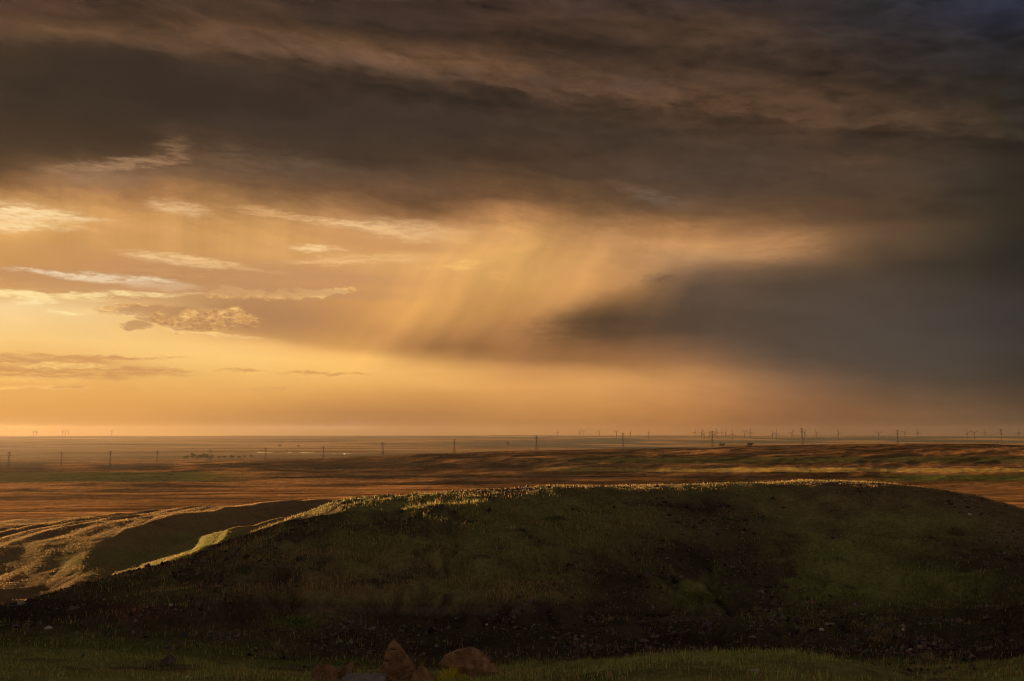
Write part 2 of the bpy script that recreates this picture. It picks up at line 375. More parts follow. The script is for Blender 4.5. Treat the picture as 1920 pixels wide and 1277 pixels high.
    sky.sun_elevation = R(SUN_EL); sky.sun_rotation = R(SUN_AZ)
    sky.air_density = 1.5; sky.dust_density = 5.0
    col = mix(nt, 0.985, S(nt, sky.outputs[0]), col)        # the open sky shows only faintly through the cloud
    bg = nt.nodes.new('ShaderNodeBackground'); bg.inputs['Strength'].default_value = WORLD_STRENGTH
    nt.links.new(col.s, bg.inputs['Color'])
    o = nt.nodes.new('ShaderNodeOutputWorld'); nt.links.new(bg.outputs[0], o.inputs['Surface'])
build_world()

# ------------------------------------------------------------------ noise on arrays
_perm = rng.permutation(4096).astype(np.int64)
_val = rng.random(4096)
def vnoise(x, y, seed=0):
    xi = np.floor(x).astype(np.int64); yi = np.floor(y).astype(np.int64)
    fx = x - xi; fy = y - yi
    fx = fx * fx * fx * (fx * (fx * 6 - 15) + 10); fy = fy * fy * fy * (fy * (fy * 6 - 15) + 10)
    def h(a, b): return _val[(_perm[(a + seed * 131) & 4095] + b * 57 + seed * 17) & 4095]
    def hh(a, b): return _val[_perm[(_perm[(a + seed * 131) & 4095] + b) & 4095]]
    return (hh(xi, yi) * (1 - fx) + hh(xi + 1, yi) * fx) * (1 - fy) + (hh(xi, yi + 1) * (1 - fx) + hh(xi + 1, yi + 1) * fx) * fy

def fbm(x, y, octaves=5, seed=0, gain=0.5):
    s = 0.0; a = 1.0; t = 0.0
    for o in range(octaves):
        s = s + a * (vnoise(x, y, seed + o) - 0.5); t += a
        x, y = (x * 0.8 - y * 0.6) * 2.03 + 7.3, (x * 0.6 + y * 0.8) * 2.03 - 3.1; a *= gain
    return s / t * 2.0                                     # about -1 .. 1

def sstep(x, a, b):
    t = np.clip((x - a) / (b - a), 0, 1); return t * t * (3 - 2 * t)

# ------------------------------------------------------------------ terrain heights on a polar grid round the camera
def seg(a, b, n, log=False): return np.exp(np.linspace(math.log(a), math.log(b), n, endpoint=False)) if log else np.linspace(a, b, n, endpoint=False)
DIST = np.concatenate([[0.5], seg(1.5, 20, 30, True), seg(20, 52, 170), seg(52, 92, 260), seg(92, 260, 330), seg(260, 1300, 70, True), seg(1300, 3600, 330, True), seg(3600, 24000, 120, True), [24000]])
AZ = np.concatenate([np.arange(-180, -50, 4.0), np.arange(-50, -34, 0.5), np.linspace(-34, 34, 1201), np.arange(34.5, 50, 0.5), np.arange(50, 180, 4.0)])
ND, NA = len(DIST), len(AZ)
FX = [-300, 0, 110, 200, 330, 440, 560, 640, 720, 800, 900, 1050, 1200, 1280, 1500, 1640, 1740, 1830, 1920, 2200]
FEAT = [  # distance, photograph row of that part of the ground at each FX
 (27.0, [1335,1322,1312,1298,1268,1253,1264,1272,1272,1272,1268,1254,1238,1234,1242,1260,1286,1280,1258,1236]),
 (41.0, [1240,1232,1236,1240,1252,1262,1266,1268,1270,1272,1275,1272,1266,1264,1266,1268,1268,1265,1260,1240]),
 (55.0, [1205,1192,1190,1190,1197,1202,1206,1208,1212,1214,1214,1208,1200,1198,1198,1196,1192,1184,1172,1140]),
 (63.0, [1188,1168,1152,1142,1134,1130,1129,1128,1129,1130,1131,1134,1138,1140,1138,1134,1128,1122,1118,1122]),
 (73.0, [1182,1158,1128,1108,1078,1054,1030,1014,1010,1008,1006,1002, 998, 998, 998,1000,1004,1012,1026,1060]),
 (84.0, [1177,1149,1111,1087,1054,1014, 968, 941, 932, 929, 925, 915, 911, 910, 908, 911, 921, 935, 959,1032]),
]
def terrain_table():
    Zs, Ds = [], []
    Zs.append(np.full(NA, -1.7)); Ds.append(0.5)
    Zs.append(np.full(NA, -2.0)); Ds.append(4.0)
    # the face stands nearer on the left and recedes in a hollow on the right, shaped to keep it shaded
    fa, _ = azel(np.array(FX, float), np.full(len(FX), 1000.0))
    hollow = np.interp(AZ, fa, np.interp(FX, [-300, 0, 440, 900, 1100, 1300, 1500, 1700, 1920, 2200], [-4, -5, -6, -6, -3, 2, 6, 8, 9, 7]))
    for (d, ys), wgt in zip(FEAT, (0, 0, .45, .85, 1.0, .75)):
        a, _ = azel(np.array(FX, float), np.array(ys, float))
        t = tan_el(np.array(FX, float), np.array(ys, float))
        Ds.append(d + wgt * hollow); Zs.append(Ds[-1] * np.interp(AZ, a, t))
    dcrest = Ds[-1]
    crest = Zs[-1]
    left = sstep(-AZ, 3.0, 8.0)                         # the eroded shelf left of the hill
    Zs.append(np.where(True, (crest * (dcrest + 13) / dcrest - 0.35) * (1 - left) + left * np.minimum(crest - 0.6, -15.4 + 0 * crest), 0)); Ds.append(dcrest + 13)
    Zs.append((crest * 132 / dcrest - 1.5) * (1 - left) + left * -17.0); Ds.append(132.0)
    Zs.append((-22.0) * (1 - left) + left * -16.4); Ds.append(175.0)
    Zs.append((-34.0) * (1 - left) + left * -17.4); Ds.append(225.0)
    Zs.append((-50.0) * (1 - left) + left * -34.0); Ds.append(275.0)
    Zs.append(np.full(NA, -84.0)); Ds.append(420.0)
    Zs.append(np.full(NA, -100.0)); Ds.append(700.0)
    Zs.append(np.full(NA, -100.0)); Ds.append(30000.0)
    Zs = np.array(Zs); Ds = np.array([np.broadcast_to(np.asarray(v, float), (NA,)) for v in Ds])
    i = np.zeros((ND, NA), int)
    for k_ in range(1, len(Ds) - 1): i += DIST[:, None] >= Ds[k_][None]
    c_ = np.arange(NA)[None, :] + 0 * i
    hgap = Ds[i + 1, c_] - Ds[i, c_]
    t = (DIST[:, None] - Ds[i, c_]) / hgap
    # Hermite along the distance, limited slopes
    sl = (Zs[1:] - Zs[:-1]) / (Ds[1:] - Ds[:-1])
    m = np.zeros_like(Zs); m[0] = sl[0]; m[-1] = sl[-1]
    m[1:-1] = np.where(sl[:-1] * sl[1:] > 0, 2 * sl[:-1] * sl[1:] / (sl[:-1] + sl[1:] - 1e-12), (sl[:-1] + sl[1:]) * 0.18)
    Z = (2*t**3-3*t**2+1)*Zs[i, c_] + (t**3-2*t**2+t)*hgap*m[i, c_] + (-2*t**3+3*t**2)*Zs[i+1, c_] + (t**3-t**2)*hgap*m[i+1, c_]
    D, A = np.meshgrid(DIST, AZ, indexing='ij')
    X = D * np.sin(np.radians(A)); Y = D * np.cos(np.radians(A))
    # fade out of the profile far round to the sides and behind
    side = sstep(np.abs(A), 45, 80)
    Z = Z * (1 - side) + side * np.interp(D, [0, 4, 30, 90, 300, 900, 30000], [-1.7, -2.2, -5, -14, -40, -100, -100])
    # unseen bank added out of the frame on the left to shade the near ground
    def bank(x0, y0, z0, x1, y1, z1, w):
        vx, vy = x1 - x0, y1 - y0; L2 = vx * vx + vy * vy
        u = ((X - x0) * vx + (Y - y0) * vy) / L2; tt = np.clip(u, 0, 1)
        dd = np.hypot(X - x0 - tt * vx, Y - y0 - tt * vy)
        return z0 + (z1 - z0) * tt, np.exp(-(dd / w) ** 2)
    for b_ in ((-64, -20, 4.0, -62, 50, 4.0, 9.0), (-62, 50, 4.0, -64.5, 92, 1.0, 6.5), (-64.5, 92, 1.0, -67.5, 98, -13.0, 4.5)):
        tz, k_ = bank(*b_)
        Z = np.maximum(Z, Z * (1 - k_) + tz * k_)
    # eroded spurs: crest lines running towards the camera, lit on their left
    def spur(pts, amp, wl, wr):
        best = np.full(X.shape, 1e9); hh = np.zeros_like(X); sg = np.zeros_like(X)
        for (x0, y0, h0), (x1, y1, h1) in zip(pts[:-1], pts[1:]):
            vx, vy = x1 - x0, y1 - y0; L2 = vx * vx + vy * vy
            tt = np.clip(((X - x0) * vx + (Y - y0) * vy) / L2, 0, 1)
            dx = X - x0 - tt * vx; dy = Y - y0 - tt * vy
            dd = np.hypot(dx, dy); s = np.sign(vx * dy - vy * dx)
            c = dd < best
            best = np.where(c, dd, best); hh = np.where(c, h0 + (h1 - h0) * tt, hh); sg = np.where(c, s, sg)
        wdt = np.where(sg > 0, wl, wr)
        q = np.clip(best / wdt, 0, 1)
        return amp * hh * (1 - q) ** 1.4 * (1 + 0.4 * q)
    wob = 3.0 * fbm(X / 26, Y / 26, 3, 40)
    X = X + wob
    main = [(-43, 92, .05), (-47, 108, .4), (-55, 134, .8), (-55, 165, 1), (-52, 195, 1), (-44, 222, .98), (-22, 230, .9), (0, 236, .5)]
    Zsp = spur(main, 3.0, 40, 11)
    for off, am in ((8, .22), (15, .42), (22, .3), (30, .45), (39, .4)):
        Zsp = Zsp + spur([(x_ - off * (1.0 - .1 * i_), y_ + off * .35 * i_ / 3, min(1, h_ + .15)) for i_, (x_, y_, h_) in enumerate(main[:5])], am, 3.6, 2.6)
    Zsp = np.maximum(Zsp, spur([(-37, 96, .35), (-40, 116, .75), (-39, 145, 1), (-32, 175, .95), (-18, 198, .6)], 2.7 + 0.8 * fbm(X / 12, Y / 20, 3, 130), 12, 15))
    X = X - wob
    Z = Z + Zsp * sstep(D, 92, 110)
    # weathering of the near ground and of the hill
    near = 1 - sstep(D, 260, 420)
    rough = sstep(D, 44, 56)
    Z = Z + near * (1 - 0.55 * sstep(D, 64, 73) * (1 - sstep(D, 90, 100))) * (0.70 * fbm(X / 9, Y / 9, 4, 1) * sstep(D, 6, 20) * (0.55 + 0.45 * rough) * (1 - 0.6 * sstep(D, 92, 110)))
    gull = 1 - np.abs(fbm(X / 5.5 + 0.25 * fbm(X / 3, Y / 3, 2, 6), Y / 13, 4, 3))
    face = sstep(D, 50, 58) * (1 - sstep(D, 68, 76))
    Z = Z - 1.15 * face * (gull ** 3 - 0.5)
    Z = Z + near * 0.13 * fbm(X / 1.1, Y / 1.1, 4, 9, 0.6) * (1 - 0.6 * sstep(D, 90, 110)) * (0.4 + rough) * (1 - sstep(D, 79, 86) * 0.6)
    ph = Z / 1.5 + 0.7 * fbm(X / 11, Y / 11, 3, 111); fr = ph - np.floor(ph)
    led = sstep(D, 46, 52) * (1 - sstep(D, 74, 80)) * sstep(fbm(X / 14, Y / 14, 3, 114), -.15, .3)
    Z = Z + 0.95 * led * (sstep(fr, .2, .55) - fr)
    Z = Z + (0.22 * fbm(X / 4, Y / 4, 3, 117) + 0.10 * fbm(X / 1.5, Y / 1.5, 3, 119)) * sstep(D, 8, 14) * (1 - sstep(D, 40, 50))
    rut = (1 - np.abs(fbm(X / 8 + Y / 40, Y / 70, 3, 13))) ** 4
    Z = Z - 0.3 * rut * sstep(D, 95, 120) * near
    # the plain: long swells, then the rolling ridge to the right, then the far upland
    pl = sstep(D, 500, 1100)
    lon = fbm(X / 900, Y / 420, 4, 20)
    Z = Z + pl * (4.0 * lon + 2.6 * fbm(X / 380, Y / 140, 5, 22, 0.55) * (1 - sstep(D, 4500, 8000)))
    Z = Z + pl * (1 - sstep(D, 3000, 4500)) * (1.0 * fbm(X / 230, Y / 42, 5, 101, .62) + 1.6 * fbm(X / 640, Y / 95, 4, 104, .6))
    RX = np.array([-300, 0, 320, 480, 720, 850, 960, 1160, 1330, 1440, 1700, 1920, 2200], float)
    RY = np.array([870, 868, 862, 853, 845, 841, 837, 833, 830, 826, 822, 825, 829], float)
    ra, _ = azel(RX, RY); rt = tan_el(RX, RY)
    rz = 2950 * np.interp(A, ra, rt) + 100.0
    prof = np.where(D < 2950, sstep(D, 2150, 2950) ** 0.8, 1 - sstep(D, 2950, 4100))
    roll = 0.5 - np.abs(fbm(X / 380, Y / 210, 5, 25, 0.55))
    hilly = sstep(D, 2150, 2500) * (1 - sstep(D, 3300, 4200))
    Z = Z + np.maximum(rz, 0) * prof + hilly * (2 + 0.10 * np.maximum(rz, 0)) * roll * 1.4
    knolls = np.clip(fbm(X / 330, Y / 260, 4, 31) - 0.12, 0, 1) * 13
    Z = Z + knolls * sstep(D, 1900, 2300) * (1 - sstep(D, 3400, 4200)) * (1 - sstep(A, -6, 2) * 0.6)
    Z = Z + 40 * sstep(D, 9500, 17500) + sstep(D, 4500, 9000) * 9 * fbm(X / 2600, Y / 1500, 4, 35)
    return X, Y, Z + CAMZ, D, A
TX, TY, TZ, TD, TA = terrain_table()

def ground(x, y):
    """terrain height at plan points"""
    x = np.atleast_1d(np.asarray(x, float)); y = np.atleast_1d(np.asarray(y, float))
    d = np.clip(np.hypot(x, y), DIST[0], DIST[-1] - 1e-3); a = np.degrees(np.arctan2(x, y))
    i = np.clip(np.searchsorted(DIST, d, side='right') - 1, 0, ND - 2)
    j = np.clip(np.searchsorted(AZ, a, side='right') - 1, 0, NA - 2)
    t = (d - DIST[i]) / (DIST[i + 1] - DIST[i]); u = np.clip((a - AZ[j]) / (AZ[j + 1] - AZ[j]), 0, 1)
    return (TZ[i, j] * (1 - u) + TZ[i, j + 1] * u) * (1 - t) + (TZ[i + 1, j] * (1 - u) + TZ[i + 1, j + 1] * u) * t

def at(x, d):
    """plan point at a pixel column and a distance"""
    a = math.atan2((x - CX) / F, math.cos(PITCH))
    return d * math.sin(a), d * math.cos(a)

# photograph position of every ground point, to lay out plants and the shade painted on the far plain
def photo_pos(X, Y, Z):
    c, s = math.cos(PITCH), math.sin(PITCH)
    zz = Z - CAMZ; f = Y * c + zz * s; u = -Y * s + zz * c
    f = np.where(f < 0.1, 0.1, f)
    return CX + F * X / f, CY - F * u / f

# ------------------------------------------------------------------ what grows where: ground cover colours (albedo), some shade painted in on the plain
def blob(px, py, cx, cy, rx, ry): return np.exp(-((px - cx) / rx) ** 2 - ((py - cy) / ry) ** 2)

def cover(X, Y, D, px, py):
    """0..1 weights: green grass, dry grass; the rest is bare earth"""
    n = fbm(X / 6, Y / 6, 5, 50, 0.6); n2 = fbm(X / 1.6, Y / 1.6, 4, 55, 0.6); n3 = fbm(X / 16, Y / 16, 4, 58)
    hill = (D > 46) & (D < 100)
    green = 0.95 * blob(px, py, 1580, 1080, 250, 85) + 0.7 * blob(px, py, 1300, 1105, 80, 30) + 0.6 * blob(px, py, 870, 975, 320, 55) \
        + 0.9 * blob(px, py, 150, 1240, 330, 50) + 0.6 * blob(px, py, 560, 1165, 60, 16) + 0.5 * blob(px, py, 1700, 980, 120, 30) + 0.35 * blob(px, py, 650, 1000, 120, 60)
    dry = 0.85 * blob(px, py, 760, 1050, 330, 85) + 0.7 * blob(px, py, 1100, 960, 500, 45) + 0.5 * blob(px, py, 1600, 960, 300, 50) + 0.4 * blob(px, py, 950, 1110, 200, 30) + 0.3 * blob(px, py, 450, 1170, 200, 40)
    earthy = np.clip(0.9 * sstep(py, 1118, 1140) * (1 - sstep(py, 1225, 1245)) + 0.8 * blob(px, py, 1380, 1070, 90, 90) + 0.9 * blob(px, py, 1880, 1000, 90, 60) + 0.5 * blob(px, py, 1300, 960, 60, 30) + 0.6 * blob(px, py, 1150, 1110, 140, 40) + 0.7 * blob(px, py, 1750, 1140, 120, 40) + 0.45 * blob(px, py, 480, 1100, 120, 40), 0, 1)
    earthy = np.clip(earthy * (1.05 + 0.8 * n) + 0.55 * sstep(n, .12, .45), 0, 1)
    green = green + np.where(hill, 0.50 * (1 - earthy) * np.clip(0.7 + 1.2 * n3, 0, 1.4), 0)
    dry = dry * (1 - 0.6 * earthy)
    green = np.clip(green * (1 + 0.9 * n) + 0.5 * n2 * green, 0, 1)
    dry = np.clip(dry * (1 + 1.1 * n2) + 0.5 * n * dry, 0, 1)
    dry = np.clip(dry + np.where(hill, 0.75 * blob(px, py, 790, 1112, 340, 16) * (1 + n2), 0), 0, 1)
    scar = np.clip(sstep(fbm(X / 7, Y / 5, 4, 145, .6), .08, .30) * .8 + .9 * blob(px, py, 1400, 1060, 70, 80) + .8 * blob(px, py, 1160, 1090, 90, 60) + .7 * blob(px, py, 1290, 950, 50, 30) + .6 * blob(px, py, 1000, 990, 60, 20), 0, 1)
    scar = np.where(hill, np.clip(scar * (1 + .9 * n2), 0, 1) * sstep(py, 925, 950), 0)
    green, dry = green * (1 - .85 * scar), dry * (1 - .85 * scar)
    crest = sstep(D, 79, 84) * (1 - sstep(D, 100, 125))
    dry = np.where(hill, np.maximum(dry, 0.55 * crest), dry)
    nearm = (D <= 46)
    green = np.where(nearm, np.clip(0.62 + 0.9 * n + 0.5 * n2, 0, 1), green)
    dry = np.where(nearm, np.clip(0.35 + 0.5 * n2, 0, 1) * 0.6, dry)
    shelf = (D >= 92) & (TA_like(X, Y) < -9.0) & (D < 500)
    rim = blob(px, py, 330, 1050, 200, 26) + blob(px, py, 420, 1015, 130, 18)
    green = np.where(shelf, np.clip(0.85 * rim * (1 + n) + 0.12 * n3, 0, 1), green)
    dry = np.where(shelf, np.clip(0.9 + 0.4 * n3 + 0.15 * n2, 0, 1), dry)
    return green, dry
def TA_like(X, Y): return np.degrees(np.arctan2(X, Y))

EARTH = np.array([.046, .034, .029]); DRY = np.array([.34, .245, .13]); GREEN = np.array([.155, .17, .055])
def ground_colour(X, Y, Z, D, A):
    px, py = photo_pos(X, Y, Z)
    g, d = cover(X, Y, D, px, py)
    n_path = fbm(X / 3, Y / 3, 3, 140)
    e = EARTH[None, None] * (1 + 0.25 * fbm(X / 3, Y / 3, 4, 60))[..., None]
    path = (blob(px, py, 800, 1143, 330, 6) + .7 * blob(px, py, 1250, 1160, 160, 5))[..., None] * np.clip(.8 + n_path[..., None], 0, 1)
    e = e * (1 - path) + path * np.array([.13, .098, .08])
    red = blob(px, py, 260, 1150, 60, 16)[..., None] * 0.6
    e = e * (1 - red) + red * np.array([.17, .07, .045])
    c = e * (1 - d[..., None]) + DRY * d[..., None] * (0.6 + 0.0 * e)
    lush = (1 + 0.55 * (1 - sstep(D, 40, 48)))[..., None]
    c = c * (1 - g[..., None]) + GREEN * lush * g[..., None]
    # plain: stubble, dark and green strips in the shape of fields, relief shade painted in
    st = np.array([.27, .135, .05])
    n = fbm(X / 260, Y / 700, 5, 70); m = fbm(X / 60, Y / 24, 5, 75, 0.6)
    shade_streak = fbm(X / 230, Y / 42, 5, 101, .62) * 0.9 + fbm(X / 640, Y / 95, 4, 104, .6) * 0.8  # shade of the low relief, painted into the colour with the same noise
    p = st * np.clip(0.92 + 0.25 * n + 0.30 * m + 1.15 * shade_streak, .22, 1.8)[..., None]
    dark = sstep(fbm(X / 520, Y / 240, 5, 78, 0.62), 0.02, 0.30)[..., None] * 0.72  # shadow bands of the swells, painted as darker ground
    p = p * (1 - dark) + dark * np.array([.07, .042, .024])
    def strip(c0, y0, y1, x0, x1, soft=2.0, xs=60):
        nonlocal p
        jag = 2.0 * fbm(X / 240, Y / 200, 3, 80)
        k = sstep(py + jag, y0 - soft, y0) * (1 - sstep(py + jag, y1, y1 + soft)) * sstep(px, x0 - xs, x0) * (1 - sstep(px, x1, x1 + xs))
        p = p * (1 - k[..., None]) + k[..., None] * np.array(c0)
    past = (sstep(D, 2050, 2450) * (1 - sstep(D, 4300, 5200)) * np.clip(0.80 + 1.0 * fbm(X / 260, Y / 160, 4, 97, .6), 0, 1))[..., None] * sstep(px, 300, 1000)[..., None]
    p = p * (1 - past) + past * np.array([.066, .040, .023]) * np.clip(1 + .6 * m + 1.3 * shade_streak, .25, 2.6)[..., None]
    for b_ in ((867, 880, -500, 70), (871, 879, 200, 300), (870, 877, 390, 480), (866, 872, 560, 800), (872, 878, 600, 950)): strip([.05, .032, .02], *b_, 2, 60)
    strip([.075, .082, .02], 886, 902, -500, 340, 3, 180)
    strip([.34, .235, .065], 878, 883.5, 1180, 2400, 2, 250)
    strip([.06, .068, .019], 890, 901, 1700, 2400, 2, 120)
    strip([.035, .022, .015], 893.5, 895, 560, 1660, 1, 80)
    strip([.062, .058, .02], 858, 866, 1180, 2400, 4, 200)
    far = sstep(D, 4300, 6000)[..., None]
    patch = (sstep(fbm(X / 1500, Y / 2200, 4, 88), -0.1, 0.2) * (.35 + .65 * sstep(px, 400, 1100)))[..., None]  # greyer towards the right: storm cloud shade painted into the far plain
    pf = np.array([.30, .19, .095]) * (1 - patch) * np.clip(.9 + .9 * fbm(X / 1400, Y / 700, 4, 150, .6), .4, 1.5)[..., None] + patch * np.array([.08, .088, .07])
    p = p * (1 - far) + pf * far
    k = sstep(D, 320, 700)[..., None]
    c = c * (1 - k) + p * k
    return np.clip(c, 0.01, 0.9)
TC = ground_colour(TX, TY, TZ, TD, TA)

# ------------------------------------------------------------------ materials
def new_mat(name):
    m = bpy.data.materials.new(name); m.use_nodes = True
    nt = m.node_tree; nt.nodes.clear()
    o = nt.nodes.new('ShaderNodeOutputMaterial')
    b = nt.nodes.new('ShaderNodeBsdfPrincipled'); nt.links.new(b.outputs[0], o.inputs['Surface'])
    b.inputs['Roughness'].default_value = 0.95
    b.inputs['Specular IOR Level'].default_value = 0.0
    return m, nt, b, o

def soil_mat(name, s_fine, s_mid, bump_d, contrast=0.5):
    m, nt, b, o = new_mat(name)
    at_ = nt.nodes.new('ShaderNodeAttribute'); at_.attribute_name = 'cover'
    tc = nt.nodes.new('ShaderNodeTexCoord'); v = S(nt, tc.outputs['Object'])
    a = noise(nt, v, s_fine, 8, 0.65); c = noise(nt, v, s_mid, 6, 0.6)
    k = ((a - 0.5) * 2.0 + (c - 0.5) * 1.4) * contrast + 1.0
    g = nt.nodes.new('ShaderNodeVectorMath'); g.operation = 'SCALE'
    nt.links.new(at_.outputs['Color'], g.inputs[0]); nt.links.new(k.max(0.25).s, g.inputs['Scale'])
    nt.links.new(g.outputs[0], b.inputs['Base Color'])
    bp = nt.nodes.new('ShaderNodeBump'); bp.inputs['Strength'].default_value = 1.0; bp.inputs['Distance'].default_value = bump_d
    nt.links.new((a + c * 1.5).s, bp.inputs['Height']); nt.links.new(bp.outputs[0], b.inputs['Normal'])
    return m

def plain_mat(name):
    m, nt, b, o = new_mat(name)
    at_ = nt.nodes.new('ShaderNodeAttribute'); at_.attribute_name = 'cover'
    geo = nt.nodes.new('ShaderNodeNewGeometry')
    mp = nt.nodes.new('ShaderNodeMapping'); mp.inputs['Scale'].default_value = (0.010, 0.028, 0.02)
    nt.links.new(geo.outputs['Position'], mp.inputs['Vector'])
    a = noise(nt, S(nt, mp.outputs[0]), 1.0, 9, 0.68)
    mp2 = nt.nodes.new('ShaderNodeMapping'); mp2.inputs['Scale'].default_value = (0.09, 0.05, 0.05)
    nt.links.new(geo.outputs['Position'], mp2.inputs['Vector'])
    c = noise(nt, S(nt, mp2.outputs[0]), 1.0, 8, 0.72)
    k = (a - 0.5) * 2.3 + (c - 0.5) * 2.8 + 1.0
    g = nt.nodes.new('ShaderNodeVectorMath'); g.operation = 'SCALE'
    nt.links.new(at_.outputs['Color'], g.inputs[0]); nt.links.new(k.max(0.2).s, g.inputs['Scale'])
    nt.links.new(g.outputs[0], b.inputs['Base Color'])
    bp = nt.nodes.new('ShaderNodeBump'); bp.inputs['Strength'].default_value = 1.0; bp.inputs['Distance'].default_value = 2.4
    nt.links.new((a + c * 0.4).s, bp.inputs['Height']); nt.links.new(bp.outputs[0], b.inputs['Normal'])
    return m
M_SOIL = soil_mat('soil_and_turf', 4.0, 0.6, 0.16, 0.85)
M_SHELF = soil_mat('eroded_soil', 1.6, 0.22, 0.22)
M_PLAIN = plain_mat('stubble_fields')

def build_mesh(name, co, faces, mat, cover_c=None, parent=None, smooth_=True):
    me = bpy.data.meshes.new(name)
    co = np.asarray(co, np.float32); faces = np.asarray(faces, np.int32)
    k = faces.shape[1]
    me.vertices.add(len(co)); me.vertices.foreach_set('co', co.ravel())
    me.loops.add(faces.size); me.loops.foreach_set('vertex_index', faces.ravel())
    me.polygons.add(len(faces)); me.polygons.foreach_set('loop_start', np.arange(0, faces.size, k, dtype=np.int32))
    me.polygons.foreach_set('use_smooth', np.full(len(faces), smooth_, bool))
    me.update(calc_edges=True)
    if cover_c is not None:
        at_ = me.color_attributes.new('cover', 'FLOAT_COLOR', 'POINT')
        at_.data.foreach_set('color', np.concatenate([cover_c, np.ones((len(cover_c), 1))], 1).astype(np.float32).ravel())
    if mat is not None: me.materials.append(mat)
    o = bpy.data.objects.new(name, me); COL.objects.link(o)
    if parent is not None: o.parent = parent
    return o

def build_terrain():
    co = np.stack([TX, TY, TZ], -1).reshape(-1, 3)
    cc = TC.reshape(-1, 3)
    idx = np.arange(ND * NA).reshape(ND, NA)
    nxt = np.roll(idx, -1, axis=1)
    quads = np.stack([idx[:-1], nxt[:-1], nxt[1:], idx[1:]], -1)       # wraps round behind the camera
    dm = 0.5 * (DIST[:-1] + DIST[1:])[:, None] + np.zeros((1, NA)); am = AZ[None, :] + np.zeros((ND - 1, 1))
    kind = np.full(dm.shape, 3)
    kind[dm < 3000] = 3; kind[dm < 330] = 2
    kind[(dm < 130) & (am > -12.5)] = 1; kind[dm < 96] = 1
    kind[dm < 45] = 0; kind[dm > 4400] = 4
    for k, (nm, mt) in enumerate([('meadow', M_SOIL), ('hill', M_SOIL), ('badlands', M_SHELF), ('plain', M_PLAIN), ('distant_plain', M_PLAIN)]):
        f = quads[kind == k][:, ::-1]
        u, inv = np.unique(f, return_inverse=True)
        o = build_mesh(nm, co[u], inv.reshape(f.shape), mt, cc[u])
        o['kind'] = 'structure'
build_terrain()
# ------------------------------------------------------------------ the things
# ------------------------------------------------------------------ placing things
def hit(x, y, dmin=5.0, dmax=23500.0):
    """first point of the ground seen at a photograph pixel"""
    d = ray(x, y); az = math.atan2(d[0], d[1]); t = d[2] / math.hypot(d[0], d[1])
    ds = np.exp(np.linspace(math.log(dmin), math.log(dmax), 4000))
    gz = ground(ds * math.sin(az), ds * math.cos(az))
    k = np.nonzero(gz >= CAMZ + ds * t)[0]
    i = k[0] if len(k) else len(ds) - 1
    return Vector((ds[i] * math.sin(az), ds[i] * math.cos(az), float(gz[i])))

def tag(o, label, cat, group=None):
    o['label'] = label; o['category'] = cat
    if group: o['group'] = group
    return o

def empty(name, loc, rz=0.0):
    o = bpy.data.objects.new(name, None); COL.objects.link(o)
    o.location = loc; o.rotation_euler = (0, 0, rz); o.empty_display_size = 0.2
    return o

def mesh_obj(name, bm, mat, parent=None, flat=False):
    me = bpy.data.meshes.new(name)
    if not flat:
        for f in bm.faces: f.smooth = True
    bm.to_mesh(me); bm.free(); me.materials.append(mat)
    o = bpy.data.objects.new(name, me); COL.objects.link(o)
    if parent is not None: o.parent = parent
    return o

def bar(bm, a, b, r0, r1=None, n=6):
    """a tapered round bar from a to b"""
    r1 = r0 if r1 is None else r1
    a, b = Vector(a), Vector(b); z = (b - a).normalized()
    x = z.orthogonal().normalized(); y = z.cross(x)
    ra, rb = [], []
    for i in range(n):
        t = 2 * math.pi * i / n; o = x * math.cos(t) + y * math.sin(t)
        ra.append(bm.verts.new(a + o * r0)); rb.append(bm.verts.new(b + o * r1))
    for i in range(n): bm.faces.new((ra[i], ra[(i + 1) % n], rb[(i + 1) % n], rb[i]))
    bm.faces.new(ra[::-1]); bm.faces.new(rb)

def flat_mat(name, c, rough=0.7, var=0.25, scale=3.0, metal=0.0):
    m, nt, b, o = new_mat(name)
    tc = nt.nodes.new('ShaderNodeTexCoord')
    n = noise(nt, S(nt, tc.outputs['Object']), scale, 5, 0.6)
    lo = tuple(max(0.0, v * (1 - var)) for v in c); hi = tuple(v * (1 + var) for v in c)
    nt.links.new(ramp(nt, n, [(0.3, lo), (0.7, hi)]).s, b.inputs['Base Color'])
    b.inputs['Roughness'].default_value = rough; b.inputs['Metallic'].default_value = metal
    return m
M_TURB = flat_mat('backlit_dark_steel', (.02, .02, .024), .6, .08, .05)  # near-black colour stands in for the turbines' backlit shade
M_STEEL = flat_mat('weathered_steel', (.055, .05, .048), .7, .2, .5)
M_BARK = flat_mat('bark', (.09, .065, .045), .9, .3, 2.0)
M_LEAF = flat_mat('dark_leaves', (.055, .065, .03), .8, .4, .6)

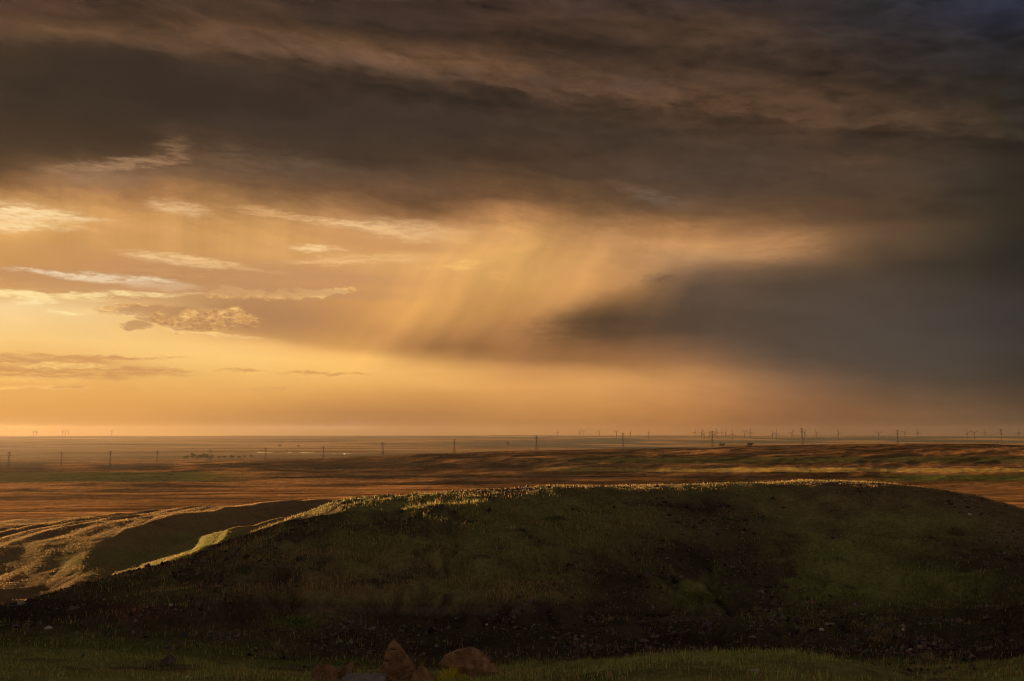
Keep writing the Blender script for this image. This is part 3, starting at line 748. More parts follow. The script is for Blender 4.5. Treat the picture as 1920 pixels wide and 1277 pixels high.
# ------------------------------------------------------------------ wind turbines on the far upland
HUB, ROTOR = 98.0, 66.0
def turbine_parts():
    bm = bmesh.new(); bar(bm, (0, 0, -6), (0, 0, HUB - 2), 5.2, 3.6, 12); tower = bm
    bm = bmesh.new(); bmesh.ops.create_cube(bm, size=1.0)
    bmesh.ops.scale(bm, vec=(4.6, 13.0, 4.8), verts=bm.verts); bmesh.ops.translate(bm, vec=(0, 2.5, HUB), verts=bm.verts)
    bmesh.ops.bevel(bm, geom=bm.edges[:], offset=1.0, segments=2, affect='EDGES'); nac = bm
    bm = bmesh.new(); bmesh.ops.create_uvsphere(bm, u_segments=12, v_segments=8, radius=2.4)
    bmesh.ops.scale(bm, vec=(1, 1.3, 1), verts=bm.verts); bmesh.ops.translate(bm, vec=(0, -5.6, HUB), verts=bm.verts); hub = bm
    bm = bmesh.new(); prev = None                            # one blade, root at the hub, pointing up
    for r, ch, th in ((1.5, 4.2, 3.4), (7, 6.4, 3.0), (14, 7.4, 2.6), (30, 6.4, 2.2), (48, 5.0, 1.6), (ROTOR, 2.6, .6)):
        tw = R(18 * (1 - r / ROTOR)); ring = []
        for i in range(8):
            t = 2 * math.pi * i / 8; px, py = math.cos(t) * ch / 2 + ch * 0.12, math.sin(t) * th / 2
            ring.append(bm.verts.new((px * math.cos(tw) - py * math.sin(tw), px * math.sin(tw) + py * math.cos(tw), r)))
        if prev:
            for i in range(8): bm.faces.new((prev[i], prev[(i + 1) % 8], ring[(i + 1) % 8], ring[i]))
        prev = ring
    bm.faces.new(prev)
    return tower, nac, hub, bm
t0 = empty('wind_turbine', (0, 0, 0))
bms = turbine_parts()
T_PARTS = [mesh_obj('tower', bms[0], M_TURB, t0), mesh_obj('nacelle', bms[1], M_TURB, t0), mesh_obj('hub', bms[2], M_TURB, t0)]
bl = mesh_obj('blade', bms[3], M_TURB, t0); bl.location = (0, -5.6, HUB)
T_BLADES = [bl]
for k in (1, 2):
    b2 = bl.copy(); COL.objects.link(b2); b2.parent = t0; T_BLADES.append(b2)
TURBINES = [  # x, distance, blade angle, yaw, label
 (71, 22600, 0, 30, 'very faint turbine, left one of the close pair low on the left horizon'),
 (76, 22900, 25, 40, 'very faint turbine, right one of the close pair low on the left horizon'),
 (124, 22700, 10, 35, 'very faint turbine, leftmost of three blurred ones left of the dust haze'),
 (130, 23000, 55, 20, 'very faint turbine, middle of three blurred ones left of the dust haze'),
 (135, 23200, 80, 25, 'very faint turbine, rightmost of three blurred ones left of the dust haze'),
 (216, 23400, 40, 30, 'faintest turbine, alone on the hazy horizon above the third pylon from the left'),
 (1045, 20000, 0, 25, 'faint lone turbine on the horizon just right of the tenth pylon'),
 (1086, 20000, 20, 30, 'faint turbine, left one of a blurred pair between tenth and eleventh pylons'),
 (1092, 19500, 70, 35, 'faint turbine, right one of a blurred pair between tenth and eleventh pylons'),
 (1122, 18800, 35, -30, 'small turbine with spread blades midway between the blurred pair and the eleventh pylon'),
 (1154, 17600, 48, 35, 'small dark turbine with a blade flung to the right, just left of the eleventh pylon'),
 (1180, 18200, 2, 80, 'thin turbine seen edge on, first one right of the eleventh pylon'),
 (1214, 18200, 5, 50, 'lone thin turbine with one blade upright, second right of the eleventh pylon'),
 (1300, 18000, 15, 30, 'small faint turbine standing apart at the left end of the dense cluster'),
 (1312, 16200, 35, 30, 'dark turbine overlapping a taller one at the left of the dense cluster'),
 (1317, 15700, 95, -25, 'tall dark turbine with wide blades, left of the twelfth pylon, overlapping another'),
 (1327, 19000, 10, 30, 'short faint turbine just left of the twelfth pylon'),
 (1337, 17000, 50, 25, 'dark turbine just right of the twelfth pylon, left one of a pair'),
 (1341, 16200, 110, -20, 'taller dark turbine just right of the twelfth pylon, right one of a pair'),
 (1350, 18200, 0, 60, 'small turbine in the gap between the pair by the pylon and the tallest turbine'),
 (1357, 18800, 30, 50, 'faint small turbine directly left of the tallest turbine in the cluster'),
 (1369, 14800, 0, 10, 'tallest darkest turbine with one blade straight up, in the dense cluster'),
 (1392, 17500, 65, 25, 'pale turbine, left one of two standing right of the tallest turbine'),
 (1403, 16800, 0, 20, 'darker turbine, right one of two standing right of the tallest turbine'),
 (1444, 17200, 85, 45, 'shorter turbine close beside the upright one left of the thirteenth pylon'),
 (1451, 15600, 2, 15, 'dark turbine with one blade straight up, left of the thirteenth pylon'),
 (1480, 15900, 30, 15, 'dark turbine with a blade reaching left, nearest on the left of the thirteenth pylon'),
 (1504, 16600, 20, 40, 'turbine close behind the thirteenth pylon on its right side'),
 (1526, 16600, 100, -30, 'leaning bladed turbine, second one right of the thirteenth pylon'),
 (1567, 15800, 95, 10, 'lone turbine with spread upper blades midway between thirteenth and fourteenth pylons'),
 (1641, 15000, 60, 5, 'large dark turbine with a Y of blades, left of the fourteenth pylon'),
 (1690, 17400, 40, 25, 'faint turbine just right of the fourteenth pylon'),
 (1714, 16700, 0, 35, 'faint turbine with one blade up, second right of the fourteenth pylon'),
 (1806, 16600, 85, 30, 'turbine at the left of the three standing left of the last pylon'),
 (1819, 16000, 60, 10, 'broad bladed turbine in the middle of the three left of the last pylon'),
 (1839, 17600, 110, -35, 'faint turbine at the right of the three left of the last pylon'),
 (1902, 16200, 0, 30, 'faint turbine right of the last pylon, nearest the right edge'),
]
for i, (x, d, ang, yaw, lab) in enumerate(TURBINES):
    if i == 0: r, parts, blades = t0, T_PARTS, T_BLADES
    else:
        r = t0.copy(); COL.objects.link(r)
        for p in T_PARTS:
            c = p.copy(); COL.objects.link(c); c.parent = r
        blades = []
        for p in T_BLADES:
            c = p.copy(); COL.objects.link(c); c.parent = r; blades.append(c)
    X_, Y_ = at(x, d)
    r.location = (X_, Y_, float(ground(X_, Y_)[0])); r.rotation_euler = (0, 0, R(yaw) - math.atan2(X_, Y_))
    for k, b_ in enumerate(blades): b_.rotation_euler = (0, R(ang + 120 * k), 0)
    tag(r, lab, 'wind turbine', 'wind turbines along the horizon')

# ------------------------------------------------------------------ power line pylons
def pylon_meshes(Hp):
    bm = bmesh.new(); s = 3.4; w = 0.30
    lv = [(0, s), (Hp * .3, s * .62), (Hp * .55, s * .36), (Hp * .78, s * .24), (Hp, s * .16)]
    for (z0, a), (z1, b) in zip(lv[:-1], lv[1:]):
        for sx, sy in ((1, 1), (1, -1), (-1, 1), (-1, -1)):
            bar(bm, (sx * a, sy * a, z0 - (2 if z0 == 0 else 0)), (sx * b, sy * b, z1), w, w, 4)
        for (p, q) in (((1, 1), (1, -1)), ((1, -1), (-1, -1)), ((-1, -1), (-1, 1)), ((-1, 1), (1, 1))):
            bar(bm, (p[0] * a, p[1] * a, z0), (q[0] * b, q[1] * b, z1), w * .6, None, 4)
            bar(bm, (q[0] * a, q[1] * a, z0), (p[0] * b, p[1] * b, z1), w * .6, None, 4)
            bar(bm, (p[0] * b, p[1] * b, z1), (q[0] * b, q[1] * b, z1), w * .6, None, 4)
    arms = []
    for z, L in ((Hp * .80, 6.5), (Hp * .97, 5.0)):
        am = bmesh.new()
        for sy in (-.5, .5):
            bar(am, (-L, 0, z), (0, sy, z + 1.4), w * .8, None, 4); bar(am, (L, 0, z), (0, sy, z + 1.4), w * .8, None, 4)
            bar(am, (-L, 0, z), (0, sy, z - .2), w * .8, None, 4); bar(am, (L, 0, z), (0, sy, z - .2), w * .8, None, 4)
        for sx in (-1, -.55, .55, 1): bar(am, (sx * L, 0, z), (sx * L, 0, z - 2.2), .18, None, 4)
        arms.append(am)
    return bm, arms
PYLONS = [(27, 847), (124, 846), (215, 844), (302, 845), (401, 843), (503, 840), (610, 838), (720, 829), (853, 824), (1005, 817), (1166, 811), (1332, 807.5), (1499, 803), (1676, 807), (1869, 804.5)]
ORD = ['leftmost', 'second', 'third', 'fourth', 'fifth', 'sixth', 'seventh', 'eighth', 'ninth', 'tenth', 'eleventh', 'twelfth', 'thirteenth', 'fourteenth', 'last']
EXTRA = ['at the left edge above the dark knoll', 'in the misty plain', 'darkest in the misty plain', 'left of the tree clump', 'behind the dark tree clump', 'by the bright ponds', 'right of the bright ponds', 'on the first rise of the ridge', 'left of the lone round tree', 'right of the lone round tree', 'its top piercing the horizon', 'inside the turbine cluster', 'among turbines on the ridge', 'between lone turbines', 'nearest the right edge']
HP = 34.0
p0 = empty('power_pylon', (0, 0, 0)); tb, ab = pylon_meshes(HP)
P_PARTS = [mesh_obj('lattice_mast', tb, M_STEEL, p0, True)] + [mesh_obj('cross_arm', a_, M_STEEL, p0, True) for a_ in ab]
for i, (x, ytop) in enumerate(PYLONS):
    if i == 0: r = p0
    else:
        r = p0.copy(); COL.objects.link(r)
        for p in P_PARTS:
            c = p.copy(); COL.objects.link(c); c.parent = r
    t = i / (len(PYLONS) - 1); best = None
    for d in np.linspace(3700 - 1100 * t - 350, 3700 - 1100 * t + 350, 29):   # where a mast of about this height reaches the photographed top
        X_, Y_ = at(x, d); gz = float(ground(X_, Y_)[0]); Hn = CAMZ + math.hypot(X_, Y_) * float(tan_el(x, ytop)) - gz
        if best is None or abs(Hn - HP) < best[0]: best = (abs(Hn - HP), X_, Y_, gz, Hn)
    _, X_, Y_, gz, Hn = best
    r.location = (X_, Y_, gz); r.rotation_euler = (0, 0, R(18)); r.scale = (1, 1, min(1.35, max(.8, Hn / HP)))
    nth = ('%s steel lattice power pylon' % ORD[i]) + (', ' if i in (0, len(ORD) - 1) else ' from the left, ')
    tag(r, nth + EXTRA[i], 'pylon', 'pylons of the power line across the plain')

# ------------------------------------------------------------------ trees far out on the plain
def leaf_cloud(n, rx, ry, rz, size, seed, zc, lobes=7):
    g = np.random.default_rng(seed)
    c = g.normal(0, 1, (lobes, 3)); c /= np.linalg.norm(c, axis=1)[:, None]; c = c * g.uniform(.25, .75, (lobes, 1))
    k = g.integers(0, lobes, n); v = g.normal(0, 1, (n, 3)); v /= np.linalg.norm(v, axis=1)[:, None]
    p = c[k] + v * (g.random((n, 1)) ** .5) * g.uniform(.28, .5, (lobes, 1))[k]
    p = p * np.array([rx, ry, rz]) + np.array([0, 0, zc])
    a = g.normal(0, 1, (n, 3)); a /= np.linalg.norm(a, axis=1)[:, None]
    b = np.cross(a, g.normal(0, 1, (n, 3))); b /= np.linalg.norm(b, axis=1)[:, None]
    s = size * g.uniform(.6, 1.4, (n, 1))
    co = np.stack([p - a * s, p + b * s * .7, p + a * s, p - b * s * .7], 1).reshape(-1, 3)
    return co, np.arange(4 * n).reshape(n, 4)

def make_tree(h, wid, seed, n=900):
    r = empty('tree', (0, 0, 0)); g = random.Random(seed)
    bm = bmesh.new(); bar(bm, (0, 0, -1), (g.uniform(-.3, .3), 0, h * .45), h * .03, h * .018, 8)
    for k in range(5):
        a = g.uniform(0, 6.28); bar(bm, (0, 0, h * (.2 + .05 * k)), (math.cos(a) * wid * .3, math.sin(a) * wid * .3, h * (.5 + .07 * k)), h * .012, h * .005, 5)
    tr = mesh_obj('trunk', bm, M_BARK, r)
    co, f = leaf_cloud(n, wid * .5, wid * .5, h * .46, h * .045, seed, h * .54)
    cr = build_mesh('crown', co, f, M_LEAF, parent=r, smooth_=False)
    return r, [tr, cr]
PROTO = [make_tree(10, 9, 1), make_tree(10, 13, 2), make_tree(10, 6.5, 3)]
used = set()
TREES = [  # x, base y, height px, kind, label, group
 (348, 861.5, 6, 1, 'low rounded tree at the left end of the dark tree clump', 'trees of the farm clump'),
 (361, 861.5, 9, 0, 'tall peaked tree, first high crown from the left in the dark clump', 'trees of the farm clump'),
 (370, 862, 7, 1, 'squat tree filling the dip between two high crowns of the clump', 'trees of the farm clump'),
 (379, 862, 9, 0, 'broad high tree near the middle of the dark tree clump', 'trees of the farm clump'),
 (388, 862, 9, 1, 'widest and darkest tree of the clump on the plain', 'trees of the farm clump'),
 (397, 862, 7, 0, 'tree at the right shoulder of the dark clump, under the fifth pylon', 'trees of the farm clump'),
 (410, 861, 5, 1, 'low bush of the hedge directly right of the fifth pylon', 'low trees trailing right from the clump'),
 (421, 860.5, 5, 1, 'second low bush of the hedge trailing from the clump', 'low trees trailing right from the clump'),
 (434, 860, 5.5, 1, 'slightly taller bush midway along the hedge trailing from the clump', 'low trees trailing right from the clump'),
 (447, 860, 4.5, 1, 'small gap bush in the right half of the trailing hedge', 'low trees trailing right from the clump'),
 (459, 859.5, 5, 1, 'rounded bush second from the right end of the trailing hedge', 'low trees trailing right from the clump'),
 (472, 859, 4.5, 1, 'last bush at the right end of the trailing hedge', 'low trees trailing right from the clump'),
 (525, 838.6, 4, 1, 'dark far tree between the first and second bright pond', 'trees by the ponds'),
 (559, 838.8, 3.5, 1, 'dark far tree between the second and third bright pond', 'trees by the ponds'),
 (953, 837.5, 7, 0, 'lone round tree on the ridge between the ninth and tenth pylons', 'single trees on the ridge'),
 (1353, 838.5, 6.5, 1, 'dark round tree on the ridge slope, left one of two', 'single trees on the ridge'),
 (1405, 838.5, 7.5, 1, 'dark round tree on the ridge slope, right one of two', 'single trees on the ridge'),
 (1490, 864.5, 4, 1, 'low dark bush on the green slope below the ridge', 'field bushes'),
 (1519, 884.5, 2.4, 1, 'tiny bush on the edge of the yellow field strip', 'field bushes'),
 (1792, 900, 3, 1, 'small bush at the lower edge of the dark green field', 'field bushes'),
 (1862, 843, 4, 1, 'dark bush in the shaded hollow under the last pylon', 'field bushes'),
]
for (x, yb, hp, kd, lab, grp) in TREES:
    p = hit(x, yb); hgt = hp / F * math.hypot(p.x, p.y) * 1.3
    root, parts = PROTO[kd]
    if kd in used:
        r = root.copy(); COL.objects.link(r)
        for q in parts:
            c = q.copy(); COL.objects.link(c); c.parent = r
    else: r = root; used.add(kd)
    r.location = p; r.rotation_euler = (0, 0, random.uniform(0, 6.28)); s = hgt / 10.0; r.scale = (s * random.uniform(1.1, 1.5), s * 1.2, s)
    tag(r, lab, 'tree', grp)
for k, (root, parts) in enumerate(PROTO):
    if k not in used:
        for q in parts: bpy.data.objects.remove(q)
        bpy.data.objects.remove(root)

# ------------------------------------------------------------------ ponds that catch the sky
m, nt, b, o = new_mat('still_water')
b.inputs['Base Color'].default_value = (.02, .025, .03, 1); b.inputs['Roughness'].default_value = 0.22; b.inputs['Specular IOR Level'].default_value = 0.8
tc = nt.nodes.new('ShaderNodeTexCoord'); bp = nt.nodes.new('ShaderNodeBump'); bp.inputs['Strength'].default_value = .15; bp.inputs['Distance'].default_value = .05
nt.links.new(noise(nt, S(nt, tc.outputs['Object']), .4, 4).s, bp.inputs['Height']); nt.links.new(bp.outputs[0], b.inputs['Normal'])
M_WATER = m
for (x0, x1, y0, y1) in ((486, 520, 836.6, 837.9), (543, 553, 836.9, 837.9), (566, 594, 836.8, 838.0), (626, 633, 838.4, 839.2), (644, 660, 839.0, 839.9)):
    da = 100 / -float(tan_el(0.5 * (x0 + x1), y1)); db = 100 / -float(tan_el(0.5 * (x0 + x1), y0)); n = 40
    pts = []
    for i in range(n):
        t = 2 * math.pi * i / n; xx = .5 * (x0 + x1) + .5 * (x1 - x0) * math.cos(t) * (1 + .12 * math.sin(5 * t)); dd = .5 * (da + db) + .5 * (db - da) * math.sin(t) * (1 + .2 * math.sin(3 * t + 1))
        pts.append(at(xx, dd))
    P = np.array(pts); zt = float(np.max(ground(P[:, 0], P[:, 1]))) + 0.3
    bm = bmesh.new(); top = [bm.verts.new((a_, c_, zt)) for a_, c_ in pts]; bot = [bm.verts.new((a_, c_, zt - 12)) for a_, c_ in pts]
    bm.faces.new(top[::-1] if False else top)
    for i in range(n): bm.faces.new((bot[i], bot[(i + 1) % n], top[(i + 1) % n], top[i]))
    bmesh.ops.recalc_face_normals(bm, faces=bm.faces)
    w_ = mesh_obj('pond_water', bm, M_WATER, flat=True); w_['kind'] = 'structure'

# ------------------------------------------------------------------ foreground rocks
def rock_mat(name, c0, c1, c2, scale=2.2):
    m, nt, b, o = new_mat(name)
    tc = nt.nodes.new('ShaderNodeTexCoord'); v = S(nt, tc.outputs['Object'])
    a = noise(nt, v, scale, 8, 0.65, 0.4); mp = nt.nodes.new('ShaderNodeMapping'); mp.inputs['Scale'].default_value = (1, 1, 5); mp.inputs['Rotation'].default_value = (.5, .3, 0)
    nt.links.new(v.s, mp.inputs['Vector']); st = noise(nt, S(nt, mp.outputs[0]), 3.0, 6, 0.6)
    base = ramp(nt, a, [(0.30, c0), (0.52, c1), (0.72, c2)])
    lich = smooth(nt, noise(nt, v, 9.0, 5, 0.6), 0.62, 0.70)
    crack = smooth(nt, st, 0.40, 0.33)
    base = mix(nt, crack * 0.75, base, tuple(v_ * .35 for v_ in c0))
    nt.links.new(mix(nt, lich * 0.6, base, (.34, .31, .25)).s, b.inputs['Base Color'])
    bp = nt.nodes.new('ShaderNodeBump'); bp.inputs['Strength'].default_value = .9; bp.inputs['Distance'].default_value = .035
    nt.links.new((a + st * .8 + noise(nt, v, 26.0, 5) * .3).s, bp.inputs['Height']); nt.links.new(bp.outputs[0], b.inputs['Normal'])
    return m
M_RED = rock_mat('red_sandstone', (.095, .052, .03), (.25, .14, .078), (.38, .25, .15))
M_GREY = rock_mat('grey_stone', (.12, .11, .105), (.22, .20, .19), (.32, .29, .27))
M_PALE = rock_mat('pale_stone', (.30, .27, .24), (.45, .40, .36), (.60, .54, .49))

def rock(name, pts, mat, loc, rz, seed, rough=.05, cuts=3, bev=.012):
    bm = bmesh.new()
    for p in pts: bm.verts.new(p)
    r_ = bmesh.ops.convex_hull(bm, input=bm.verts)
    bmesh.ops.delete(bm, geom=[g for g in r_['geom_interior'] if isinstance(g, bmesh.types.BMVert)], context='VERTS')
    bmesh.ops.bevel(bm, geom=bm.edges[:], offset=bev, segments=2, affect='EDGES', profile=.6)
    bmesh.ops.triangulate(bm, faces=bm.faces)
    for _ in range(cuts): bmesh.ops.subdivide_edges(bm, edges=[e for e in bm.edges if e.calc_length() > .05], cuts=1, use_grid_fill=True)
    bmesh.ops.triangulate(bm, faces=bm.faces); bm.normal_update()
    co = np.array([v.co[:] for v in bm.verts])
    n1_ = fbm(co[:, 0] * 3 + seed, co[:, 2] * 3 + co[:, 1] * 2.1, 4, seed); n2_ = fbm(co[:, 0] * 11 + co[:, 1] * 5, co[:, 2] * 16 + seed, 4, seed + 3, .6) + 1.2 * np.round(2.5 * fbm(co[:, 0] * 4 - co[:, 1] * 3, co[:, 2] * 5 + seed, 2, seed + 8)) / 2.5
    for v, a_, b_ in zip(bm.verts, n1_, n2_): v.co += v.normal * (rough * a_ + rough * .5 * b_)
    o = mesh_obj(name, bm, mat, None, True); o.location = loc; o.rotation_euler = (0, 0, rz)
    return o
def stand(x, d, sink=.1):
    X_, Y_ = at(x, d); return Vector((X_, Y_, float(ground(X_, Y_)[0]) - sink))
GR = 'red sandstone rocks at the bottom edge'
o = rock('rock', [(-.44,-.2,0),(.42,-.25,0),(-.40,.3,0),(.45,.28,0),(-.45,-.1,.30),(-.30,-.12,.82),(-.20,-.05,1.0),(-.16,.15,.98),(-.06,-.1,.92),(.22,-.2,.50),(.42,-.12,.16),(.3,.2,.42),(-.38,.2,.5)], M_RED, stand(757, 24.0), -at(757, 24)[0] / 24, 11, .045)
tag(o, 'tall pointed red rock standing up among the low slabs at the bottom edge', 'rock', GR)
pts = [(math.cos(a) * .74 * c, math.sin(a) * .42 * c, .28 + .36 * s) for a in np.linspace(0, 6.28, 13) for c, s in ((1, 0), (.8, .55), (.8, -.6), (.35, .95))]
pts = [(x_, y_, z_ - .30 * max(0, x_) ** 1.4) for x_, y_, z_ in pts]
o = rock('rock', pts, M_RED, stand(882, 24.4, -.02), -.05, 21, .03, 2, .02)
tag(o, 'large smooth rounded red boulder right of the pointed rock', 'boulder', GR)
o = rock('rock', [(-.34,-.25,0),(.34,-.25,0),(-.3,.25,0),(.3,.25,0),(-.22,-.2,.30),(-.05,-.15,.44),(.12,-.1,.46),(.30,-.15,.30),(.2,.2,.36),(-.2,.2,.3)], M_RED, stand(618, 23.6, -.02), .1, 31, .05)
tag(o, 'dark red angular block, leftmost of the rocks at the bottom edge', 'rock', GR)
o = rock('rock', [(-.22,-.1,0),(.12,-.12,0),(-.2,.1,0),(.14,.12,0),(-.20,-.08,.12),(.12,-.05,.36),(.22,0,.42),(.18,.05,.30),(.0,.08,.2)], M_RED, stand(657, 23.8, -.1), 0, 41, .025)
tag(o, 'small pale topped shard leaning to the right, beside the leftmost block', 'rock', GR)
o = rock('rock', [(-.52,-.5,0),(.5,-.5,0),(-.48,.3,0),(.5,.3,0),(-.48,-.45,.14),(.46,-.45,.15),(-.45,.28,.24),(.46,.28,.22)], M_GREY, stand(690, 23.3, 0), 0, 51, .03)
tag(o, 'flat dark grey slab lying left of the pointed rock', 'rock', GR)
o = rock('rock', [(-.26,-.2,0),(.30,-.2,0),(-.2,.2,0),(.3,.2,0),(-.20,-.1,.26),(-.08,0,.34),(.06,.05,.30),(.30,-.1,.1),(.2,.15,.14)], M_RED, stand(797, 23.7, -.02), 0, 61, .03)
tag(o, 'low red slab tucked between the pointed rock and the yellow grass tuft', 'rock', GR)

# ------------------------------------------------------------------ single pale stones on the hill
STONES = [(1818, 968, .22, 'small white stone beside the bare dark patch high on the right of the hill'),
 (1695, 1183, .26, 'pinkish white stone near the foot of the hill at the right'),
 (1707, 1220, .20, 'small white stone in the dark gully at the lower right'),
 (1417, 1262, .16, 'white stone lying on the green mound at the bottom right'),
 (913, 1173, .20, 'lone pinkish stone on the dark earth below the middle of the hill'),
 (320, 1138, .26, 'pinkish stone on the brown slope at the lower left'),
 (38, 1134, .42, 'flat whitish stone at the left edge on the brown slope'),
 (90, 1180, .36, 'flat grey stone in the dull grass of the lower left'),
 (1540, 1184, .3, 'low pale stone at the top of the bare bank right of the middle'),
 (352, 1273, .16, 'pale stone on the near mound at the bottom left')]
for k, (x, y, s, lab) in enumerate(STONES):
    p = hit(x, y); s *= math.hypot(p.x, p.y) / 62 if p.y > 40 else .8
    s *= .75
    g = np.random.default_rng(k + 90); v = g.normal(0, 1, (14, 3)); v /= np.linalg.norm(v, axis=1)[:, None]
    o = rock('stone', [tuple(q * np.array([s, s * .8, s * .55]) + np.array([0, 0, s * .3])) for q in v], M_PALE, p, k, 70 + k, .02 * s, 1, s * .08)
    tag(o, lab, 'stone', 'pale stones scattered over the hill')

# ------------------------------------------------------------------ grass, each sward one mass of blades
def blade_mat(name, trans=.45):
    m = bpy.data.materials.new(name); m.use_nodes = True; nt = m.node_tree; nt.nodes.clear()
    o = nt.nodes.new('ShaderNodeOutputMaterial'); d = nt.nodes.new('ShaderNodeBsdfDiffuse'); t = nt.nodes.new('ShaderNodeBsdfTranslucent')
    a = nt.nodes.new('ShaderNodeAttribute'); a.attribute_name = 'cover'; x = nt.nodes.new('ShaderNodeMixShader'); x.inputs[0].default_value = trans
    nt.links.new(a.outputs['Color'], d.inputs[0]); nt.links.new(a.outputs['Color'], t.inputs[0])
    nt.links.new(d.outputs[0], x.inputs[1]); nt.links.new(t.outputs[0], x.inputs[2]); nt.links.new(x.outputs[0], o.inputs[0])
    return m
M_BLADE = blade_mat('grass_blades')

def blades(name, p, length, width, col, lean=.45, parent=None, mat=M_BLADE):
    n = len(p); a = rng.random(n) * 6.283; t = rng.random(n) * 6.283
    dx = np.stack([np.cos(a), np.sin(a), 0 * a], 1) * width[:, None] * .5
    ln = np.stack([np.cos(t), np.sin(t), 0 * t], 1) * (length * lean * rng.random(n))[:, None]
    up = np.zeros((n, 3)); up[:, 2] = length
    mid = p + up * .55 + ln * .3; tip = p + up * .95 + ln
    co = np.stack([p - dx, p + dx, mid + dx * .7, mid - dx * .7, tip], 1).reshape(-1, 3)
    i = np.arange(n)[:, None] * 5
    tri = np.concatenate([i + np.array([[0, 1, 2]]), i + np.array([[0, 2, 3]]), i + np.array([[3, 2, 4]])], 1).reshape(-1, 3)
    return build_mesh(name, co, tri, mat, np.repeat(np.clip(col, .005, .8), 5, 0), parent, False)

def sward(name, n, d0, d1, a0, a1, lens, wid, keep, patch=2.5):
    d = np.sqrt(rng.random(n) * (d1 * d1 - d0 * d0) + d0 * d0); a = np.radians(rng.uniform(a0, a1, n))
    x, y = d * np.sin(a), d * np.cos(a); z = ground(x, y)
    px, py = photo_pos(x, y, z); g, dr = cover(x, y, d, px, py)
    tuft = sstep(fbm(x / patch, y / patch, 3, 91, .6) + .8 * fbm(x / .5, y / .5, 2, 93), -.25, .35)
    k = rng.random(n) < np.clip((g * 1.0 + dr * .9) * (.25 + tuft) + keep, 0, 1) * (1 - .5 * sstep(d, 72, 79) * (1 - sstep(d, 90, 96)))
    x, y, z, g, dr, d = x[k], y[k], z[k], g[k], dr[k], d[k]; n = len(x)
    isg = rng.random(n) < g / (g + dr + .08)
    c = np.where(isg[:, None], GREEN * np.where(rng.random((n, 1)) < .3, 1.6, 1.0) * np.array([1.0, 1.15, 1.0]) * (1 + 0.55 * (d < 46))[:, None], DRY * np.array([1.05, 1.0, .9])) * rng.uniform(.4, 1.6, (n, 1))
    L = (lens[0] + (lens[1] * 1.15 - lens[0]) * rng.random(n) ** 1.8) * (.65 + .6 * tuft[k]) * np.where(isg, .85, 1.1) * (1 - .5 * sstep(d, 74, 82) * (1 - sstep(d, 112, 120)))
    o = blades(name, np.stack([x, y, z - .02], 1), L, np.full(n, wid) * rng.uniform(.7, 1.3, n), c)
    o['kind'] = 'stuff'
    return o
sward('meadow_grass', 210000, 15, 46, -31, 31, (.06, .19), .015, .02)
sward('hill_grass', 420000, 46, 108, -32, 32, (.10, .30), .035, .03)
sward('badlands_grass', 330000, 90, 262, -31, -8.5, (.03, .13), .045, .05, 6.0)

# tufts and shrubs one can pick out
def tuft_thing(name, part, x, y, n, rad, lens, wid, c, label, cat, twigs=0, d=None):
    p = hit(x, y) if d is None else stand(x, d, 0)
    r = empty(name, p); q = rng.normal(0, rad * .5, (n, 3)); q[:, 2] = 0
    fall = np.exp(-(q[:, 0] ** 2 + q[:, 1] ** 2) / (rad * .55) ** 2) * .8 + .2
    blades(part, q, rng.uniform(lens[0] * .6, lens[1], n) * fall, np.full(n, wid), np.array(c) * rng.uniform(.4, 1.5, (n, 1)) * (1 + .15 * rng.normal(0, 1, (n, 3))), 1.0, r)
    if twigs:
        bm = bmesh.new()
        for _ in range(twigs):
            a_ = random.uniform(0, 6.28); l_ = random.uniform(.5, 1) * lens[1]; bar(bm, (0, 0, -.05), (math.cos(a_) * rad * .7, math.sin(a_) * rad * .7, l_ * .8), .02, .008, 5)
        mesh_obj('stem', bm, M_BARK, r)
    tag(r, label, cat)
    return r
tuft_thing('grass_tuft', 'blade_clump', 850, 1275, 1300, .40, (.22, .46), .014, (.66, .56, .07), 'bright yellow green grass tuft in front of the rounded boulder', 'grass tuft', d=23.6)
SHR = [(1312, 1122, 1000, 1.7, (.25, .6), .05, (.20, .19, .07), 'largest shaggy shrub with drooping dry stems on the middle right of the hill'),
 (1742, 1246, 700, .7, (.3, .6), .03, (.34, .27, .15), 'pale dry shrub on the dark bank at the lower right'),
 (1795, 1000, 700, .8, (.4, .8), .04, (.22, .18, .11), 'dry brown shrub left of the bare dark patch at the right of the hill'),
 (1662, 1200, 700, .7, (.4, .8), .03, (.30, .23, .13), 'straw coloured shrub beside the pinkish white stone at the hill foot'),
 (1508, 1198, 300, .3, (.5, 1.0), .03, (.26, .21, .12), 'thin upright dry plant on the bank below the green hollow'),
 (520, 1222, 500, .6, (.3, .6), .03, (.33, .26, .14), 'straw coloured shrub on the dark earth at the lower left of the middle'),
 (560, 1165, 900, 1.6, (.15, .35), .04, (.15, .19, .05), 'low bright green shrub patch under the left flank of the hill'),
 (455, 1072, 500, .7, (.3, .6), .04, (.16, .18, .09), 'grey green shrub high on the left flank of the hill'),
 (1040, 975, 420, 1.1, (.2, .45), .05, (.14, .16, .08), 'dusty green shrub near the top middle of the hill')]
for (x, y, n, rad, ln_, wd, c, lab) in SHR:
    s_ = tuft_thing('shrub', 'foliage', x, y, n, rad, ln_, wd, c, lab, 'shrub', 9); s_['group'] = 'shrubs on the hill'

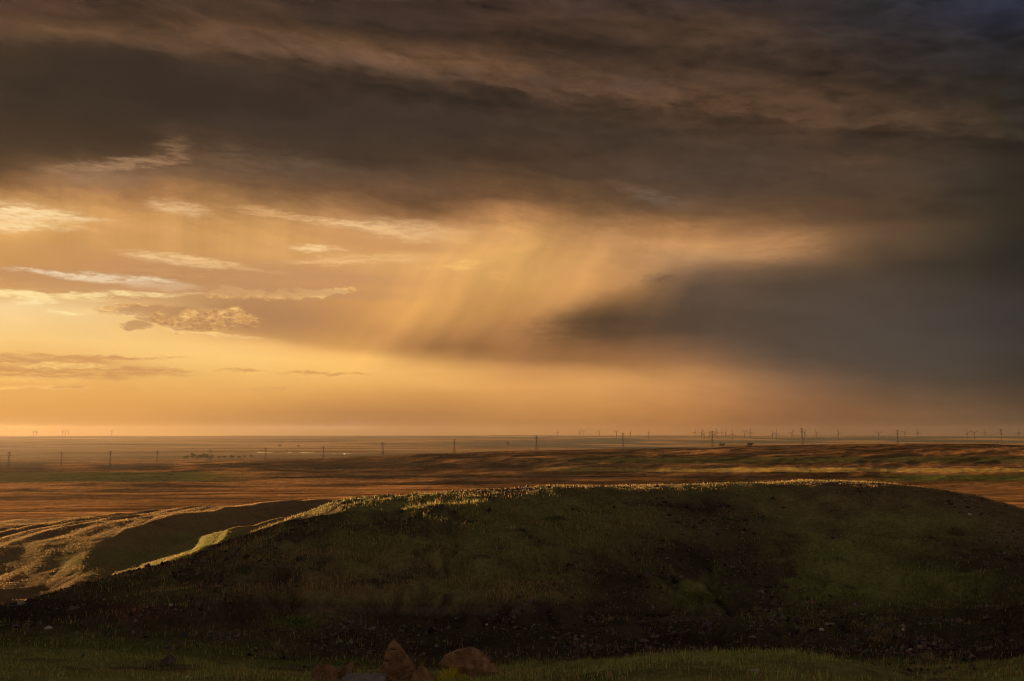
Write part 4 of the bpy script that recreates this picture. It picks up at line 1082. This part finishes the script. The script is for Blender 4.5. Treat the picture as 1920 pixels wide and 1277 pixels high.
# ------------------------------------------------------------------ clods and stony rubble on the bare earth
def rubble(name, n, d0, d1, a0, a1):
    d = np.sqrt(rng.random(n) * (d1 * d1 - d0 * d0) + d0 * d0); a = np.radians(rng.uniform(a0, a1, n))
    x, y = d * np.sin(a), d * np.cos(a); z = ground(x, y); px, py = photo_pos(x, y, z); g, dr = cover(x, y, d, px, py)
    clump = sstep(fbm(x / 4, y / 4, 4, 95, .6), -.15, .35)
    k = rng.random(n) < np.clip((1 - g - dr), 0.02, 1) * clump
    x, y, z, d = x[k], y[k], z[k], d[k]; n = len(x)
    s = .035 + .13 * rng.random(n) ** 4 + .14 * (rng.random(n) < .015)
    base = np.array([[1, 0, 0], [-1, 0, 0], [0, 1, 0], [0, -1, 0], [0, 0, .8], [0, 0, -.6]], float)
    v = base[None] * rng.uniform(.6, 1.5, (n, 6, 1)) + rng.normal(0, .22, (n, 6, 3))
    co = (v * s[:, None, None] + np.stack([x, y, z + s * .15], 1)[:, None]).reshape(-1, 3)
    f = np.array([[0, 2, 4], [2, 1, 4], [1, 3, 4], [3, 0, 4], [2, 0, 5], [1, 2, 5], [3, 1, 5], [0, 3, 5]])
    fs_ = (np.arange(n)[:, None, None] * 6 + f[None]).reshape(-1, 3)
    c = np.array([.085, .066, .055]) * rng.uniform(.35, 2.3, (n, 1)) * (1 + .15 * rng.normal(0, 1, (n, 3)))
    o = build_mesh(name, co, fs_, M_SOIL, np.repeat(np.clip(c, .02, .5), 6, 0), None, False); o['kind'] = 'stuff'
rubble('stony_rubble', 90000, 40, 92, -31, 31)

# ------------------------------------------------------------------ the hazy air
bm = bmesh.new(); bmesh.ops.create_cube(bm, size=1.0)
ZLOW = float(TZ.min()) - 1.0; ZTOP = 235.0
bmesh.ops.scale(bm, vec=(48400, 48400, ZTOP - ZLOW), verts=bm.verts); bmesh.ops.translate(bm, vec=(0, 0, (ZTOP + ZLOW) / 2), verts=bm.verts)
m = bpy.data.materials.new('hazy_air'); m.use_nodes = True; nt = m.node_tree; nt.nodes.clear()
o = nt.nodes.new('ShaderNodeOutputMaterial'); v = nt.nodes.new('ShaderNodeVolumePrincipled')
v.inputs['Color'].default_value = (.95, .85, .72, 1); v.inputs['Density'].default_value = 0.8e-5; v.inputs['Anisotropy'].default_value = 0.6
nt.links.new(v.outputs[0], o.inputs['Volume'])
hz = mesh_obj('haze', bm, m, flat=True); hz['kind'] = 'stuff'
